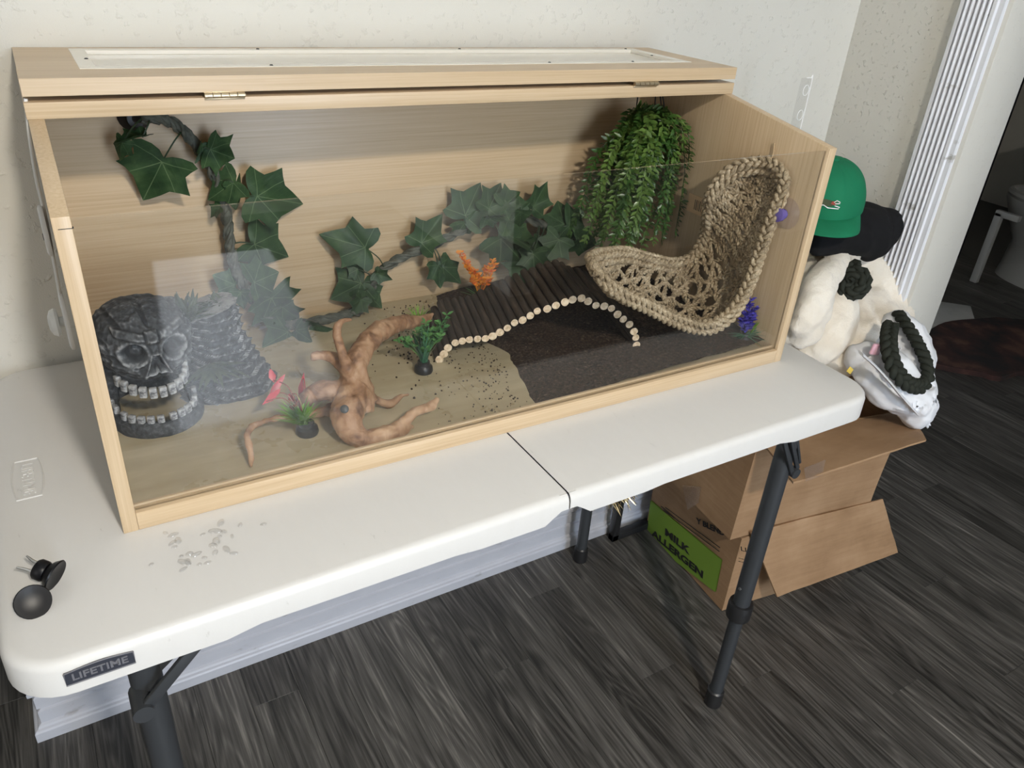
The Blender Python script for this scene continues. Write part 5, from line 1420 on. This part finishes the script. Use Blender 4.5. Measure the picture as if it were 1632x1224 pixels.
emb('emblem_body', [(-.030, .002), (-.020, -.004), (-.005, -.006), (.010, -.005), (.013, .000), (.010, .006), (-.004, .008), (-.018, .008), (-.028, .010)], M_CROC, .0014)
emb('emblem_mouth', [(.006, .0005), (.013, -.002), (.020, .000), (.013, .002), (.018, .005), (.009, .006)], M_REDTHREAD, .0020)
emb('emblem_outline', [(-.030, -.002), (-.018, -.0075), (-.008, -.004), (.002, -.0085), (.012, -.0085), (.024, -.009), (.026, -.006), (.015, -.003)], M_WHITETHREAD, .0016, .0010)
emb('emblem_outline', [(.012, .0035), (.018, .0075), (.025, .0045), (.025, .0015), (.015, .001)], M_WHITETHREAD, .0016, .0008)

# ================================================================== BATHROOM THINGS
tl = thing('toilet', 'white toilet seen dimly in the dark room beyond the doorway', 'toilet', (3.95, 1.15, 0))
b = NB(); box(b, (3.80, .86, .40), (4.02, 1.33, .74), .02, seg=3); part('tank', b, M_PORC, tl)
b = NB(); box(b, (3.785, .845, .745), (4.03, 1.345, .785), .012, seg=3); part('tank_lid', b, M_PORC, tl)
b = NB()
rows = []
for j, (z, rx, ry, cy_) in enumerate(((0, .16, .30, .0), (.05, .15, .29, .0), (.18, .14, .28, 0), (.30, .19, .34, 0), (.385, .21, .38, 0), (.40, .21, .38, 0))):
    rows.append([b.verts.new((3.80 + rx * math.cos(2 * PI * i / 32), 1.08 + ry * math.sin(2 * PI * i / 32), z)) for i in range(32)])
for A, B in zip(rows, rows[1:]):
    for i in range(32): b.faces.new((A[i], A[(i + 1) % 32], B[(i + 1) % 32], B[i]))
b.faces.new(rows[-1]); b.faces.new(list(reversed(rows[0])))
part('bowl', b, M_PORC, tl)
b = NB(); tube(b, [V((3.80 + .2 * math.cos(2 * PI * i / 32), 1.08 + .36 * math.sin(2 * PI * i / 32), .415)) for i in range(32)], .02, 8, closed=True); part('seat', b, M_PORC, tl)
b = NB(); box(b, (3.47, 1.30, 0), (3.50, 1.335, .36), .004); box(b, (3.47, 1.22, .34), (3.50, 1.335, .37), .004); o = part('paper_stand', b, M_PORC, None, origin=(3.48, 1.32, 0)); tag(o, 'pale upright bathroom stand beside the toilet in the dark room', 'stand')
b = NB(); P = []
for k in range(40):
    P.append((3.42 + .018 * math.sin(k * 1.1), 1.40 + .55 * k / 39))
vs_ = [[b.verts.new((x, y, z)) for x, y in P] for z in (.10, 1.9)]; vs2 = [[b.verts.new((x + .004, y, z)) for x, y in P] for z in (.10, 1.9)]
for k in range(39):
    b.faces.new((vs_[0][k], vs_[0][k + 1], vs_[1][k + 1], vs_[1][k])); b.faces.new((vs2[0][k], vs2[1][k], vs2[1][k + 1], vs2[0][k + 1]))
o = part('shower_curtain', b, M_CURTAIN, None, 60, origin=(3.42, 1.6, .1)); tag(o, 'black shower curtain hanging in the dark bathroom', 'curtain')
b = NB(); tube(b, [V((3.42, 1.30, 1.92)), V((3.42, 2.3, 1.92))], .012, 10); o = part('curtain_rod', b, M_CHROME, None, origin=(3.42, 1.8, 1.92)); tag(o, 'thin metal rod carrying the black shower curtain', 'rod')
b = NB(); q = [at(px, py, z=.014) for px, py in ((1480, 478), (1547, 488), (1558, 524), (1478, 520))]
prism(b, [(p.x, p.y) for p in q], 'z', .001, .016, 0, .003)
o = part('bath_mat', b, M_MAT, None, 30, origin=(2.9, 1.08, 0)); tag(o, 'grey bath mat on the dark bathroom floor beyond the doorway', 'mat')
b = NB(); random.seed(31); cx_, cy_ = 2.80, .82
outl = [(cx_ + (.42 + .09 * noise.noise((math.cos(a) * 2, math.sin(a) * 2, 4))) * math.cos(a), cy_ + (.22 + .06 * noise.noise((math.cos(a) * 2, math.sin(a) * 2, 9))) * math.sin(a)) for a in [2 * PI * k / 48 for k in range(48)]]
prism(b, outl, 'z', .001, .022); o = part('shag_rug', b, M_RUG, None, 30, origin=(cx_, cy_, 0)); tag(o, 'dark reddish shag rug on the bathroom floor in front of the mat', 'rug')
